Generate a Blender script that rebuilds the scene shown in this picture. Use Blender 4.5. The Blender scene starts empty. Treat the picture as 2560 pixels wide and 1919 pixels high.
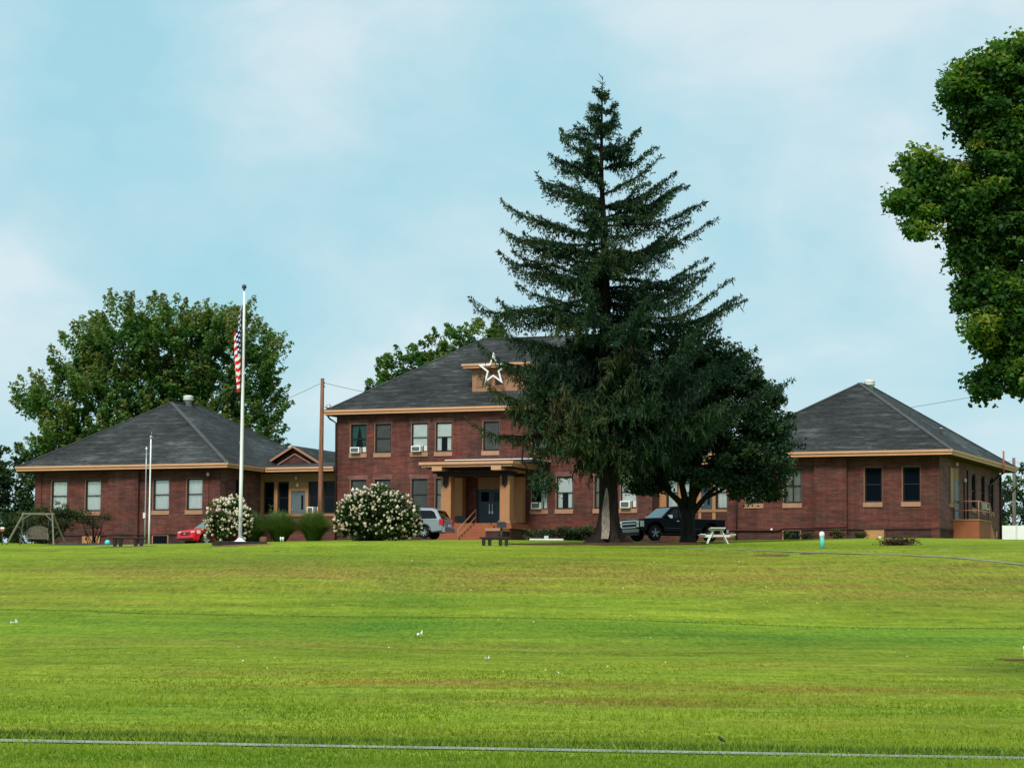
import bpy, bmesh, math, random
import numpy as np
from mathutils import Vector, Matrix
random.seed(7); RNG = np.random.default_rng(7)
R = math.radians
S = bpy.context.scene
COL = S.collection

# ------------------------------------------------------------------ materials
MATS = {}
def new_mat(name):
    m = bpy.data.materials.new(name); m.use_nodes = True
    nt = m.node_tree; nt.nodes.clear()
    out = nt.nodes.new('ShaderNodeOutputMaterial'); MATS[name] = m
    return m, nt, out
class N:
    """tiny node helper"""
    def __init__(s, nt): s.nt = nt
    def n(s, t, **k):
        x = s.nt.nodes.new(t)
        for a, b in k.items(): setattr(x, a, b)
        return x
    def l(s, a, b): s.nt.links.new(a, b)
    def set(s, sock, v):
        if hasattr(v, 'is_output') or isinstance(v, bpy.types.NodeSocket): s.l(v, sock)
        else: sock.default_value = v
    def math(s, op, a, b=0.0, c=None):
        x = s.n('ShaderNodeMath', operation=op); s.set(x.inputs[0], a); s.set(x.inputs[1], b)
        if c is not None: s.set(x.inputs[2], c)
        return x.outputs[0]
    def mix(s, f, a, b, mode='MIX'):
        x = s.n('ShaderNodeMix', data_type='RGBA', blend_type=mode)
        s.set(x.inputs[0], f)
        for i, v in ((6, a), (7, b)):
            if isinstance(v, tuple): v = (*v, 1)[:4]
            s.set(x.inputs[i], v)
        return x.outputs[2]
    def noise(s, vec, scale, detail=4, rough=.55, dist=0.0):
        x = s.n('ShaderNodeTexNoise'); x.inputs['Scale'].default_value = scale
        x.inputs['Detail'].default_value = detail; x.inputs['Roughness'].default_value = rough
        x.inputs['Distortion'].default_value = dist
        if vec is not None: s.l(vec, x.inputs['Vector'])
        return x.outputs['Fac']
    def map(s, vec, scale=(1, 1, 1), loc=(0, 0, 0), rot=(0, 0, 0)):
        x = s.n('ShaderNodeMapping'); x.inputs['Scale'].default_value = scale
        x.inputs['Location'].default_value = loc; x.inputs['Rotation'].default_value = rot
        s.l(vec, x.inputs['Vector']); return x.outputs[0]
    def ramp(s, f, stops):
        x = s.n('ShaderNodeValToRGB'); e = x.color_ramp.elements
        while len(e) < len(stops): e.new(.5)
        for i, (p, c) in enumerate(stops):
            e[i].position = p; e[i].color = (*c, 1)[:4] if isinstance(c, tuple) else (c, c, c, 1)
        s.l(f, x.inputs[0]); return x.outputs[0]
    def mr(s, v, a, b, c=0.0, d=1.0, smooth=True):
        x = s.n('ShaderNodeMapRange'); x.interpolation_type = 'SMOOTHSTEP' if smooth else 'LINEAR'
        s.set(x.inputs[0], v)
        for i, q in enumerate((a, b, c, d)): x.inputs[i+1].default_value = q
        return x.outputs[0]
    def bsdf(s, col, rough=.7, spec=.3, metal=0.0, bump=None, bd=.02, coat=0.0):
        b = s.n('ShaderNodeBsdfPrincipled')
        s.set(b.inputs['Base Color'], (*col, 1)[:4] if isinstance(col, tuple) else col)
        s.set(b.inputs['Roughness'], rough); b.inputs['Specular IOR Level'].default_value = spec
        b.inputs['Metallic'].default_value = metal; b.inputs['Coat Weight'].default_value = coat
        b.inputs['Coat Roughness'].default_value = .04
        if bump is not None:
            q = s.n('ShaderNodeBump'); q.inputs['Strength'].default_value = 1; q.inputs['Distance'].default_value = bd
            s.l(bump, q.inputs['Height']); s.l(q.outputs[0], b.inputs['Normal'])
        return b.outputs[0]
def uv(h): return h.n('ShaderNodeUVMap', uv_map='UVMap').outputs[0]
def objc(h): return h.n('ShaderNodeTexCoord').outputs['Object']
def tint(h): return h.n('ShaderNodeAttribute', attribute_name='tint').outputs['Fac']

def paint(name, col, rough=.6, spec=.3, var=.25, scale=1.2, metal=0, coat=0.0, fine=18):
    """painted / plain surface with soft weathering"""
    m, nt, out = new_mat(name); h = N(nt); c = objc(h)
    a = h.noise(c, scale, 5, .6); b = h.noise(c, fine, 3, .6)
    f = h.math('ADD', h.math('MULTIPLY', a, .65), h.math('MULTIPLY', b, .35))
    d = tuple(x*(1-var) for x in col); u = tuple(min(1, x*(1+var)) for x in col)
    h.l(h.bsdf(h.ramp(f, [(.3, d), (.7, u)]), rough, spec, metal, coat=coat), out.inputs[0]); return m

def brick_mat(name, c1, c2, mortar, dark=1.0):
    m, nt, out = new_mat(name); h = N(nt); c = uv(h)
    t = h.n('ShaderNodeTexBrick'); h.l(c, t.inputs['Vector'])
    t.inputs['Scale'].default_value = 1; t.inputs['Brick Width'].default_value = .225; t.inputs['Row Height'].default_value = .076
    t.inputs['Mortar Size'].default_value = .007; t.inputs['Mortar Smooth'].default_value = .3; t.inputs['Bias'].default_value = -.1
    t.inputs['Color1'].default_value = (*c1, 1); t.inputs['Color2'].default_value = (*c2, 1); t.inputs['Mortar'].default_value = (*mortar, 1)
    s1 = h.noise(h.map(c, (.9, 5.5, 1)), 1.0, 4, .65)          # courses that weathered together
    s2 = h.noise(c, .35, 4, .6)                                # broad stains
    s3 = h.noise(h.map(c, (3.2, .25, 1)), 1.0, 3, .6)          # runs down the wall
    k = h.ramp(s1, [(.32, .68), (.5, .99), (.68, 1.34)])
    col = h.mix(1.0, t.outputs['Color'], k, 'MULTIPLY')
    col = h.mix(1.0, col, h.ramp(s2, [(.34, .68), (.66, 1.28)]), 'MULTIPLY')
    col = h.mix(1.0, col, h.ramp(s3, [(.3, .80), (.65, 1.12)]), 'MULTIPLY')
    hu = h.noise(h.map(c, (.5, 1.1, 1), (4, 8, 0)), 1.0, 4, .65); col = h.mix(1.0, col, h.ramp(hu, [(.38, (.80, .98, 1.0)), (.5, (1, 1, 1)), (.64, (1.22, .98, .94))]), 'MULTIPLY')
    h.l(h.bsdf(col, .85, .2, bump=t.outputs['Fac'], bd=-.006), out.inputs[0]); return m

def shingle_mat(name, lo, hi):
    m, nt, out = new_mat(name); h = N(nt); c = uv(h)
    t = h.n('ShaderNodeTexBrick'); h.l(c, t.inputs['Vector'])
    t.inputs['Scale'].default_value = 1; t.inputs['Brick Width'].default_value = .32; t.inputs['Row Height'].default_value = .145
    t.inputs['Mortar Size'].default_value = .012; t.inputs['Bias'].default_value = 0
    t.inputs['Color1'].default_value = (*lo, 1); t.inputs['Color2'].default_value = (*hi, 1); t.inputs['Mortar'].default_value = (.012, .013, .014, 1)
    s1 = h.noise(h.map(c, (.55, 3.4, 1)), 1.0, 5, .7)
    s2 = h.noise(h.map(c, (.18, .22, 1)), 1.0, 4, .6)
    st = h.ramp(s1, [(.36, .6), (.52, .98), (.60, 1.6), (.70, 2.8)])
    col = h.mix(1.0, t.outputs['Color'], st, 'MULTIPLY')
    col = h.mix(1.0, col, h.ramp(s2, [(.36, .55), (.55, 1.0), (.68, 2.0)]), 'MULTIPLY')
    h.l(h.bsdf(col, .8, .25, bump=t.outputs['Fac'], bd=-.01), out.inputs[0]); return m

def leaf_mat(name, stops, trans=.25, rough=.55, tcol=(1.3, 1.4, .6)):
    m, nt, out = new_mat(name); h = N(nt); t = tint(h)
    col = h.ramp(t, stops)
    if name.startswith('grass'):
        A = lambda k: h.n('ShaderNodeAttribute', attribute_name=k).outputs['Fac']
        col = h.mix(h.math('MULTIPLY', A('dry'), .9), col, h.mix(t, (.18, .135, .012), (.42, .29, .045))); col = h.mix(A('lush'), col, h.mix(t, (.05, .13, .008), (.14, .275, .018)))
    a = h.bsdf(col, rough, .25)
    tr = h.n('ShaderNodeBsdfTranslucent'); h.l(h.mix(1.0, col, tcol, 'MULTIPLY'), tr.inputs[0])
    mx = h.n('ShaderNodeMixShader'); mx.inputs[0].default_value = trans
    h.l(a, mx.inputs[1]); h.l(tr.outputs[0], mx.inputs[2]); h.l(mx.outputs[0], out.inputs[0]); return m

def bark_mat(name, lo, hi, sc=(6, 6, .9)):
    m, nt, out = new_mat(name); h = N(nt); c = h.map(objc(h), sc)
    f = h.noise(c, 1.6, 6, .7, .6); g = h.noise(objc(h), .7, 3)
    col = h.mix(1.0, h.ramp(f, [(.32, lo), (.66, hi)]), h.ramp(g, [(.3, .7), (.7, 1.25)]), 'MULTIPLY')
    h.l(h.bsdf(col, .9, .15, bump=f, bd=.05), out.inputs[0]); return m

def glass_mat(name, tintc=(.985, .99, .985), refl=.02, body=(.012, .016, .02), bodyf=.015):
    m, nt, out = new_mat(name); h = N(nt)
    tr = h.n('ShaderNodeBsdfTransparent'); tr.inputs[0].default_value = (*tintc, 1)
    gl = h.n('ShaderNodeBsdfGlossy'); gl.inputs['Roughness'].default_value = .03
    df = h.n('ShaderNodeBsdfDiffuse'); df.inputs[0].default_value = (*body, 1)
    m1 = h.n('ShaderNodeMixShader'); m1.inputs[0].default_value = bodyf; h.l(tr.outputs[0], m1.inputs[1]); h.l(df.outputs[0], m1.inputs[2])
    fr = h.n('ShaderNodeFresnel'); fr.inputs[0].default_value = 1.5
    f = h.math('MINIMUM', h.math('MAXIMUM', h.math('ADD', fr.outputs[0], refl-.04), 0.0), 1.0)
    m2 = h.n('ShaderNodeMixShader'); h.l(f, m2.inputs[0]); h.l(m1.outputs[0], m2.inputs[1]); h.l(gl.outputs[0], m2.inputs[2])
    h.l(m2.outputs[0], out.inputs[0]); return m

brick_mat('brick', (.132, .043, .033), (.086, .031, .027), (.112, .065, .055))
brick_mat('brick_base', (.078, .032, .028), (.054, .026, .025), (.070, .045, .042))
brick_mat('brick_brightened', (.185, .080, .074), (.150, .068, .066), (.162, .088, .084))  # same brick, colour lifted to offset the shade on the side walls
shingle_mat('shingle', (.029, .032, .032), (.054, .057, .056))
paint('hip_cap', (.078, .083, .081), .85, .2, .35, 1.5)
paint('trim_tan', (.56, .30, .165), .6, .3, .12)
paint('trim_shade', (.30, .16, .085), .7, .2, .14)
paint('sill_tan', (.35, .185, .115), .7, .25, .15, 2.5)
paint('column_tan', (.38, .185, .085), .7, .2, .12, 1.2)
paint('dark_wood', (.030, .017, .014), .7, .2, .3)
paint('dark_frame', (.012, .011, .012), .5, .3, .3)
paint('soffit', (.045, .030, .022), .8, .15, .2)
paint('door_blue', (.030, .062, .088), .45, .35, .18)
paint('door_grey', (.095, .13, .15), .5, .3, .2)
paint('step_terracotta', (.27, .090, .042), .75, .2, .2, 1.6)
paint('board_tan', (.42, .215, .085), .7, .2, .2, 1.4)
paint('white', (.78, .78, .76), .5, .3, .06)
paint('white_worn', (.62, .62, .58), .65, .25, .16, 3)
paint('ac_grille', (.18, .19, .19), .6, .3, .2)
paint('grey_dark', (.05, .052, .055), .6, .3, .2)
paint('metal_white', (.82, .83, .82), .35, .5, .08)
paint('metal_dark', (.03, .033, .04), .45, .5, .2)
paint('metal_galv', (.40, .43, .45), .4, .5, .15, 3, .6)
paint('downpipe', (.035, .016, .015), .5, .3, .2)
paint('conduit_red', (.13, .03, .028), .6, .3, .2)
paint('teal', (.10, .52, .46), .5, .35, .12)
paint('turquoise', (.08, .55, .62), .35, .4, .06)
paint('orange_rust', (.40, .10, .045), .7, .2, .25)
paint('red_plastic', (.40, .07, .05), .5, .3, .15)
paint('concrete', (.40, .39, .36), .85, .15, .2, 1.0)
paint('concrete_path', (.27, .285, .25), .9, .1, .35, .8)
paint('path_worn', (.21, .23, .14), .9, .1, .35, .9)
paint('asphalt', (.052, .053, .055), .9, .15, .3, .5)
paint('mulch', (.085, .036, .022), .95, .05, .5, 2.2)
paint('soil', (.17, .085, .045), .95, .05, .4, 2.0)
paint('stone_dark', (.030, .026, .026), .8, .15, .35, 3)
paint('bench_wood', (.036, .024, .022), .75, .2, .35, 4)
paint('grey_wood', (.165, .160, .110), .8, .15, .35, 5)
paint('seat_wood', (.115, .10, .072), .8, .15, .35, 6)
paint('slat_gap', (.035, .03, .025), .9, .1, .3, 6)
paint('curtain_white', (.86, .92, .90), .9, .1, .10, 3)
paint('curtain_dim', (.36, .38, .34), .9, .1, .2, 3)
paint('curtain_green', (.07, .17, .15), .9, .1, .25, 3)
paint('blind_grey', (.16, .165, .155), .9, .1, .25, 2)
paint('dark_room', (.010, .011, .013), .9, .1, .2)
glass_mat('window_glass'); glass_mat('dark_glass', (.25, .28, .32), .012, (.004, .007, .011), .9)
glass_mat('car_glass', (.12, .14, .15), .03, (.004, .005, .006), .9)
glass_mat('windscreen', (.3, .34, .35), .18, (.14, .25, .26), .6)
def car_paint(name, col, rough=.22, metal=.0, coat=1.0, spec=.5):
    m, nt, out = new_mat(name); h = N(nt)
    c = h.noise(objc(h), .9, 2)
    h.l(h.bsdf(h.ramp(c, [(.3, tuple(x*.9 for x in col)), (.7, col)]), rough, spec, metal, coat=coat), out.inputs[0])
car_paint('paint_black', (.0022, .0022, .004), .18, 0, .06, .06); car_paint('paint_red', (.62, .006, .02), .25, 0, .25, .2); car_paint('paint_silver', (.27, .305, .32), .35, .35)
paint('tyre', (.012, .012, .013), .8, .2, .2); paint('rim_silver', (.50, .52, .53), .3, .5, .1, 3, .8); paint('rim_grey', (.20, .20, .205), .35, .5, .15, 3, .7)
paint('chrome', (.62, .66, .68), .18, .5, .05, 2, .95); paint('black_plastic', (.010, .010, .011), .5, .3, .2)
paint('lamp_clear', (.70, .68, .60), .15, .6, .12, 6); paint('lamp_red', (.42, .012, .014), .2, .5, .15, 6)
bark_mat('bark_spruce', (.006, .0045, .004), (.030, .021, .017)); bark_mat('bark_dark', (.008, .007, .006), (.035, .030, .026))
bark_mat('bark_grey', (.05, .045, .035), (.13, .115, .09))
bark_mat('bare_wood', (.11, .085, .065), (.36, .30, .25), (9, 9, 1.2))
bark_mat('pole_wood', (.11, .040, .026), (.33, .16, .10), (7, 7, .35)); bark_mat('pole_grey', (.07, .06, .05), (.24, .21, .18), (7, 7, .35))
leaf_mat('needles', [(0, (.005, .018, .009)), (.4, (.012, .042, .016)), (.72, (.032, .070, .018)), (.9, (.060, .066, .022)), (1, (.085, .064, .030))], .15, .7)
leaf_mat('leaf_maple', [(0, (.020, .060, .022)), (.35, (.040, .122, .030)), (.7, (.098, .195, .036)), (.92, (.135, .195, .045)), (1, (.17, .19, .06))], .4)
leaf_mat('leaf_dark', [(0, (.008, .022, .011)), (.5, (.018, .052, .022)), (.85, (.042, .085, .030)), (1, (.07, .11, .04))], .2)
leaf_mat('leaf_near', [(0, (.014, .046, .014)), (.4, (.034, .105, .018)), (.7, (.090, .185, .022)), (.95, (.19, .26, .032)), (1, (.26, .27, .05))], .45)
leaf_mat('leaf_far', [(0, (.018, .05, .026)), (.5, (.03, .08, .03)), (1, (.08, .12, .045))], .25)
leaf_mat('leaf_shrub', [(0, (.014, .026, .010)), (.5, (.035, .058, .016)), (1, (.085, .105, .03))], .2)
leaf_mat('leaf_hydrangea', [(0, (.012, .030, .008)), (.5, (.03, .066, .014)), (1, (.08, .12, .025))], .2)
leaf_mat('reed', [(0, (.026, .055, .014)), (.5, (.068, .125, .030)), (1, (.16, .21, .07))], .3)
leaf_mat('blossom', [(0, (.30, .22, .15)), (.4, (.58, .50, .36)), (.75, (.76, .70, .55)), (1, (.82, .79, .68))], .15, .8, (1, 1, 1))
leaf_mat('dry_brown', [(0, (.025, .012, .010)), (.6, (.07, .030, .02)), (1, (.13, .06, .04))], .05)
leaf_mat('grass_blade', [(0, (.085, .135, .006)), (.5, (.188, .265, .013)), (.85, (.29, .35, .032)), (1, (.40, .37, .08))], .45, .6, (1.1, 1.15, .6))
leaf_mat('grass_rank', [(0, (.05, .09, .010)), (.5, (.11, .18, .016)), (1, (.24, .31, .03))], .25)

# flag cloth: stripes and starred canton from the UV of the sheet
def flag_mat():
    m, nt, out = new_mat('flag_cloth'); h = N(nt)
    sp = h.n('ShaderNodeSeparateXYZ'); h.l(uv(h), sp.inputs[0]); x, y = sp.outputs[0], sp.outputs[1]
    st = h.math('MODULO', h.math('FLOOR', h.math('MULTIPLY', y, 13)), 2)
    col = h.mix(st, (.62, .012, .02), (.78, .76, .74)); col = h.mix(h.math('SUBTRACT', 1.0, st), (.78, .76, .74), (.62, .012, .02))
    can = h.math('MULTIPLY', h.math('LESS_THAN', x, .4), h.math('GREATER_THAN', y, 6/13))
    # alternating rows of star dots
    gx = h.math('MULTIPLY', x, 12/.4); gy = h.math('MULTIPLY', h.math('SUBTRACT', y, 6/13), 10/(7/13))
    fx = h.math('SUBTRACT', h.math('FRACT', gx), .5); fy = h.math('SUBTRACT', h.math('FRACT', gy), .5)
    d = h.math('SQRT', h.math('ADD', h.math('MULTIPLY', fx, fx), h.math('MULTIPLY', fy, fy)))
    par = h.math('MODULO', h.math('ADD', h.math('FLOOR', gx), h.math('FLOOR', gy)), 2)
    star = h.math('MULTIPLY', h.math('LESS_THAN', d, .42), par)
    blue = h.mix(star, (.010, .018, .10), (.78, .78, .78))
    h.l(h.bsdf(h.mix(can, col, blue), .8, .15), out.inputs[0])
flag_mat()

# ------------------------------------------------------------------ terrain
PD = np.array([0, 20, 33, 41, 50, 60, 70, 80, 90, 100, 110, 120, 130, 140, 150, 160, 170, 185, 220, 300, 500, 1500], float)
PZ = np.array([-.1, 0, 0, 0, .2, .55, .95, 1.45, 2.1, 3.1, 4.3, 5.25, 5.95, 6.42, 6.8, 7.12, 7.22, 7.25, 7.2, 6.5, 4, 0], float)
PM = np.zeros_like(PZ); _d = np.diff(PZ)/np.diff(PD)
for i in range(1, len(PZ)-1): PM[i] = 0 if _d[i-1]*_d[i] <= 0 else 2*_d[i-1]*_d[i]/(_d[i-1]+_d[i])
PM[0] = _d[0]; PM[-1] = _d[-1]
def prof(y):
    y = np.clip(np.asarray(y, float), 0, 1499); i = np.clip(np.searchsorted(PD, y)-1, 0, len(PD)-2)
    h = PD[i+1]-PD[i]; t = np.clip((y-PD[i])/h, 0, 1)
    return (2*t**3-3*t**2+1)*PZ[i]+(t**3-2*t**2+t)*h*PM[i]+(-2*t**3+3*t**2)*PZ[i+1]+(t**3-t**2)*h*PM[i+1]
def ss(t): t = np.clip(t, 0, 1); return t*t*(3-2*t)
def gz(X, Y):
    X = np.asarray(X, float); Y = np.asarray(Y, float); z = prof(Y)
    z = z-.46*ss((-X-5)/20)*ss((Y-85)/40)*(1-.75*ss((Y-158)/12))
    z = z+.26*ss((X-7)/14)*ss((Y-96)/22)*(1-ss((Y-152)/8))
    z = z+.05*np.sin(X*.31+1.2)*np.sin(Y*.23)*ss((Y-45)/20)*(1-ss((Y-150)/8))
    return z
def g(x, y): return float(gz(x, y))

def vnoise(X, Y, sx, sy, seed):
    r = np.random.default_rng(seed).random((256, 256)); a, b = X/sx+100, Y/sy+100; i, j = np.floor(a).astype(int), np.floor(b).astype(int); u, v = a-i, b-j; u = u*u*(3-2*u); v = v*v*(3-2*v)
    q = lambda p, k: r[p % 256, k % 256]
    return q(i, j)*(1-u)*(1-v)+q(i+1, j)*u*(1-v)+q(i, j+1)*(1-u)*v+q(i+1, j+1)*u*v
def lawn_fields(X, Y):
    """where the lawn is dry (olive, tan) and where it is lush, incl. painted lens ghost and tree shade"""
    G = lambda x, y, sx, sy: np.exp(-((X-x)/sx)**2-((Y-y-(X-x)*-.06)/sy)**2)
    st = np.clip((.6*vnoise(X, Y, 3.2, .9, 21)+.4*vnoise(X, Y, 1.1, .5, 22)-.30)*2.3, 0, 1)
    dry = .85*G(-12, 109, 8.5, 6)+.55*G(-4, 104.5, 5, 4.5)+1.05*G(14, 107, 9, 7.5)+.55*G(3, 108, 5, 5.5)+.5*G(-5, 78.5, 9, 2.2)+.85*G(-1.5, 60.5, 4.6, 1.9)+.9*G(2.6, 55.3, 3.6, 2.0)+.75*G(8, 60, 4.5, 1.8)+.4*G(9, 120, 8, 3)+.35*G(-7, 66, 5, 2.5)+.45*G(6, 69, 5, 2)+.3*G(-4, 45.2, 5, .8)+.25*G(5, 48, 4, 1)+.5*G(-17, 98, 5, 3)
    dry = np.clip(1.35*dry*(.30+1.15*st), 0, 1)
    up = 1/(1+np.exp(-(Y-80)/1.5)); dn = 1/(1+np.exp((Y-(90.9-.15*X))/.35))
    lush = .55*up*dn+.6*G(10, 83, 7, 5)+.42*G(-3.9, 100, 1.9, 13)+.8*G(-3.5, 87, 1.9, 2.6)+.5*G(-8, 50, 5, 2)+.4*G(8, 52, 4, 2)+.45*(1-ss((Y-37)/5))+.35*G(-4, 57, 4, 1.4)+.35*G(-9, 116, 5, 3)+.3*G(2, 98, 7, 3)+.5*G(9, 127, 6, 3)  # narrow mid lobe paints a lens ghost, last lobe soft tree shade
    lush = np.clip(.85*lush*(.45+.75*vnoise(X, Y, 2.6, .9, 23)), 0, 1)
    return dry, lush
# ------------------------------------------------------------------ mesh builder
class MB:
    def __init__(s): s.v = []; s.f = []; s.m = []; s.sm = []
    def add(s, pts, faces, mat=0, smooth=False):
        o = len(s.v); s.v += [tuple(p) for p in pts]
        for f in faces: s.f.append([o+i for i in f]); s.m.append(mat); s.sm.append(smooth)
    def quad(s, *p, mat=0): s.add(p, [list(range(len(p)))], mat)
    def hexa(s, p, mat=0):   # p: 4 bottom (ccw from above), 4 top
        s.add(p, [[3, 2, 1, 0], [4, 5, 6, 7], [0, 1, 5, 4], [1, 2, 6, 5], [2, 3, 7, 6], [3, 0, 4, 7]], mat)
    def box(s, x0, x1, y0, y1, z0, z1, mat=0):
        s.hexa([(x0, y0, z0), (x1, y0, z0), (x1, y1, z0), (x0, y1, z0), (x0, y0, z1), (x1, y0, z1), (x1, y1, z1), (x0, y1, z1)], mat)
    def bar(s, a, b, w, h=None, mat=0, up=(0, 0, 1)):
        a, b = Vector(a), Vector(b); h = h or w; d = (b-a).normalized(); u = Vector(up)
        if abs(d.dot(u)) > .95: u = Vector((1, 0, 0))
        x = d.cross(u).normalized()*w/2; y = x.cross(d).normalized()*h/2
        s.hexa([a-x-y, a+x-y, a+x+y, a-x+y, b-x-y, b+x-y, b+x+y, b-x+y], mat)
    def tube(s, pts, rad, n=8, mat=0, cap=True, smooth=True):
        pts = [Vector(p) for p in pts]; rad = rad if hasattr(rad, '__len__') else [rad]*len(pts)
        o = len(s.v); x = None
        for i, p in enumerate(pts):
            d = (pts[min(i+1, len(pts)-1)]-pts[max(i-1, 0)]).normalized()
            if x is None:
                x = d.orthogonal().normalized()
            else:
                x = (x-d*x.dot(d)).normalized()
            y = d.cross(x)
            for k in range(n):
                a = 2*math.pi*k/n; s.v.append(tuple(p+(x*math.cos(a)+y*math.sin(a))*rad[i]))
        for i in range(len(pts)-1):
            for k in range(n):
                k2 = (k+1) % n; s.f.append([o+i*n+k, o+i*n+k2, o+(i+1)*n+k2, o+(i+1)*n+k]); s.m.append(mat); s.sm.append(smooth)
        if cap:
            s.f.append([o+k for k in range(n)][::-1]); s.m.append(mat); s.sm.append(False)
            e = o+(len(pts)-1)*n; s.f.append([e+k for k in range(n)]); s.m.append(mat); s.sm.append(False)
    def lathe(s, prof, c=(0, 0, 0), n=20, axis='z', mat=0, smooth=True, lobes=None):
        o = len(s.v)
        for r, h in prof:
            for k in range(n):
                a = 2*math.pi*k/n; rr = r*(lobes(a, h) if lobes else 1)
                p = (rr*math.cos(a), rr*math.sin(a), h) if axis == 'z' else (rr*math.cos(a), h, -rr*math.sin(a))
                s.v.append((p[0]+c[0], p[1]+c[1], p[2]+c[2]))
        for i in range(len(prof)-1):
            for k in range(n):
                k2 = (k+1) % n; s.f.append([o+i*n+k, o+i*n+k2, o+(i+1)*n+k2, o+(i+1)*n+k]); s.m.append(mat); s.sm.append(smooth)
        s.f.append([o+k for k in range(n)][::-1]); s.m.append(mat); s.sm.append(False)
        e = o+(len(prof)-1)*n; s.f.append([e+k for k in range(n)]); s.m.append(mat); s.sm.append(False)
    def build(s, name, mats, parent=None, off=(0, 0, 0), bevel=0):
        me = bpy.data.meshes.new(name); ox, oy, oz = off
        me.from_pydata([(x-ox, y-oy, z-oz) for x, y, z in s.v], [], s.f)
        mats = mats if isinstance(mats, (list, tuple)) else [mats]
        for m in mats: me.materials.append(MATS[m])
        me.polygons.foreach_set('material_index', s.m); me.polygons.foreach_set('use_smooth', s.sm)
        if bevel:
            bm = bmesh.new(); bm.from_mesh(me); bmesh.ops.remove_doubles(bm, verts=bm.verts, dist=1e-5)
            ed = [e for e in bm.edges if len(e.link_faces) == 2 and e.calc_face_angle(0) > .5]
            bmesh.ops.bevel(bm, geom=ed, offset=bevel, segments=2, affect='EDGES', profile=.5, clamp_overlap=True); bm.to_mesh(me); bm.free()
        # UVs in metres on every face
        l = me.uv_layers.new(name='UVMap'); co = me.vertices
        for p in me.polygons:
            n = p.normal
            u = Vector((-n.y, n.x, 0)); u = u.normalized() if u.length > 1e-4 else Vector((1, 0, 0)); v = n.cross(u)
            for li in p.loop_indices:
                q = co[me.loops[li].vertex_index].co; l.data[li].uv = (q.dot(u)+ox*.37, q.dot(v)+oy*.21)
        ob = bpy.data.objects.new(name, me); COL.objects.link(ob); ob.parent = parent; return ob

def np_mesh(name, V, F, mat, parent=None, tints=None, smooth=False):
    """V (n,3), F (m,k) numpy arrays; tints per vertex"""
    me = bpy.data.meshes.new(name); V = np.ascontiguousarray(V, np.float32); F = np.ascontiguousarray(F, np.int32); k = F.shape[1]
    me.vertices.add(len(V)); me.vertices.foreach_set('co', V.ravel())
    me.loops.add(F.size); me.loops.foreach_set('vertex_index', F.ravel())
    me.polygons.add(len(F)); me.polygons.foreach_set('loop_start', np.arange(0, F.size, k, dtype=np.int32))
    me.update(calc_edges=True)
    if tints is not None:
        a = me.attributes.new('tint', 'FLOAT', 'POINT'); a.data.foreach_set('value', np.ascontiguousarray(np.clip(tints, 0, 1), np.float32))
    if smooth: me.polygons.foreach_set('use_smooth', np.ones(len(F), bool))
    me.materials.append(MATS[mat]); me.update()
    ob = bpy.data.objects.new(name, me); COL.objects.link(ob); ob.parent = parent; return ob

def tag(o, label, cat, group=None, kind=None):
    o['label'] = label; o['category'] = cat
    if group: o['group'] = group
    if kind: o['kind'] = kind
    return o
def thing(name, label, cat, loc=(0, 0, 0), rz=0, group=None):
    o = bpy.data.objects.new(name, None); COL.objects.link(o); o.location = loc; o.rotation_euler = (0, 0, rz)
    o.empty_display_size = .3
    return tag(o, label, cat, group)
def struct(o): o['kind'] = 'structure'; return o

# ------------------------------------------------------------------ ground
def build_ground():
    xs = np.concatenate([np.linspace(-900, -70, 18), np.arange(-68, 68.1, .8), np.linspace(70, 900, 18)])
    ys = np.concatenate([np.arange(-40, 30, 2.), np.arange(30, 46, .25), np.arange(46, 180, .5), np.arange(180, 300, 4.), np.linspace(304, 1490, 30)])
    X, Y = np.meshgrid(xs, ys); Z = gz(X, np.maximum(Y, 0))+.05*(vnoise(X, Y, 3.1, 1.7, 31)-.5)*ss((Y-42)/6)*(1-ss((Y-148)/8))
    V = np.stack([X, Y, Z], -1).reshape(-1, 3); nx, ny = len(xs), len(ys)
    i = np.arange(nx-1)[None, :]+nx*np.arange(ny-1)[:, None]; i = i.ravel()
    F = np.stack([i, i+1, i+1+nx, i+nx], 1)
    o = np_mesh('lawn', V, F, 'lawn', smooth=True); d, l = lawn_fields(V[:, 0], V[:, 1])
    for k, q in (('dry', d), ('lush', l)):
        a = o.data.attributes.new(k, 'FLOAT', 'POINT'); a.data.foreach_set('value', q.astype(np.float32))
    return o
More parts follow.
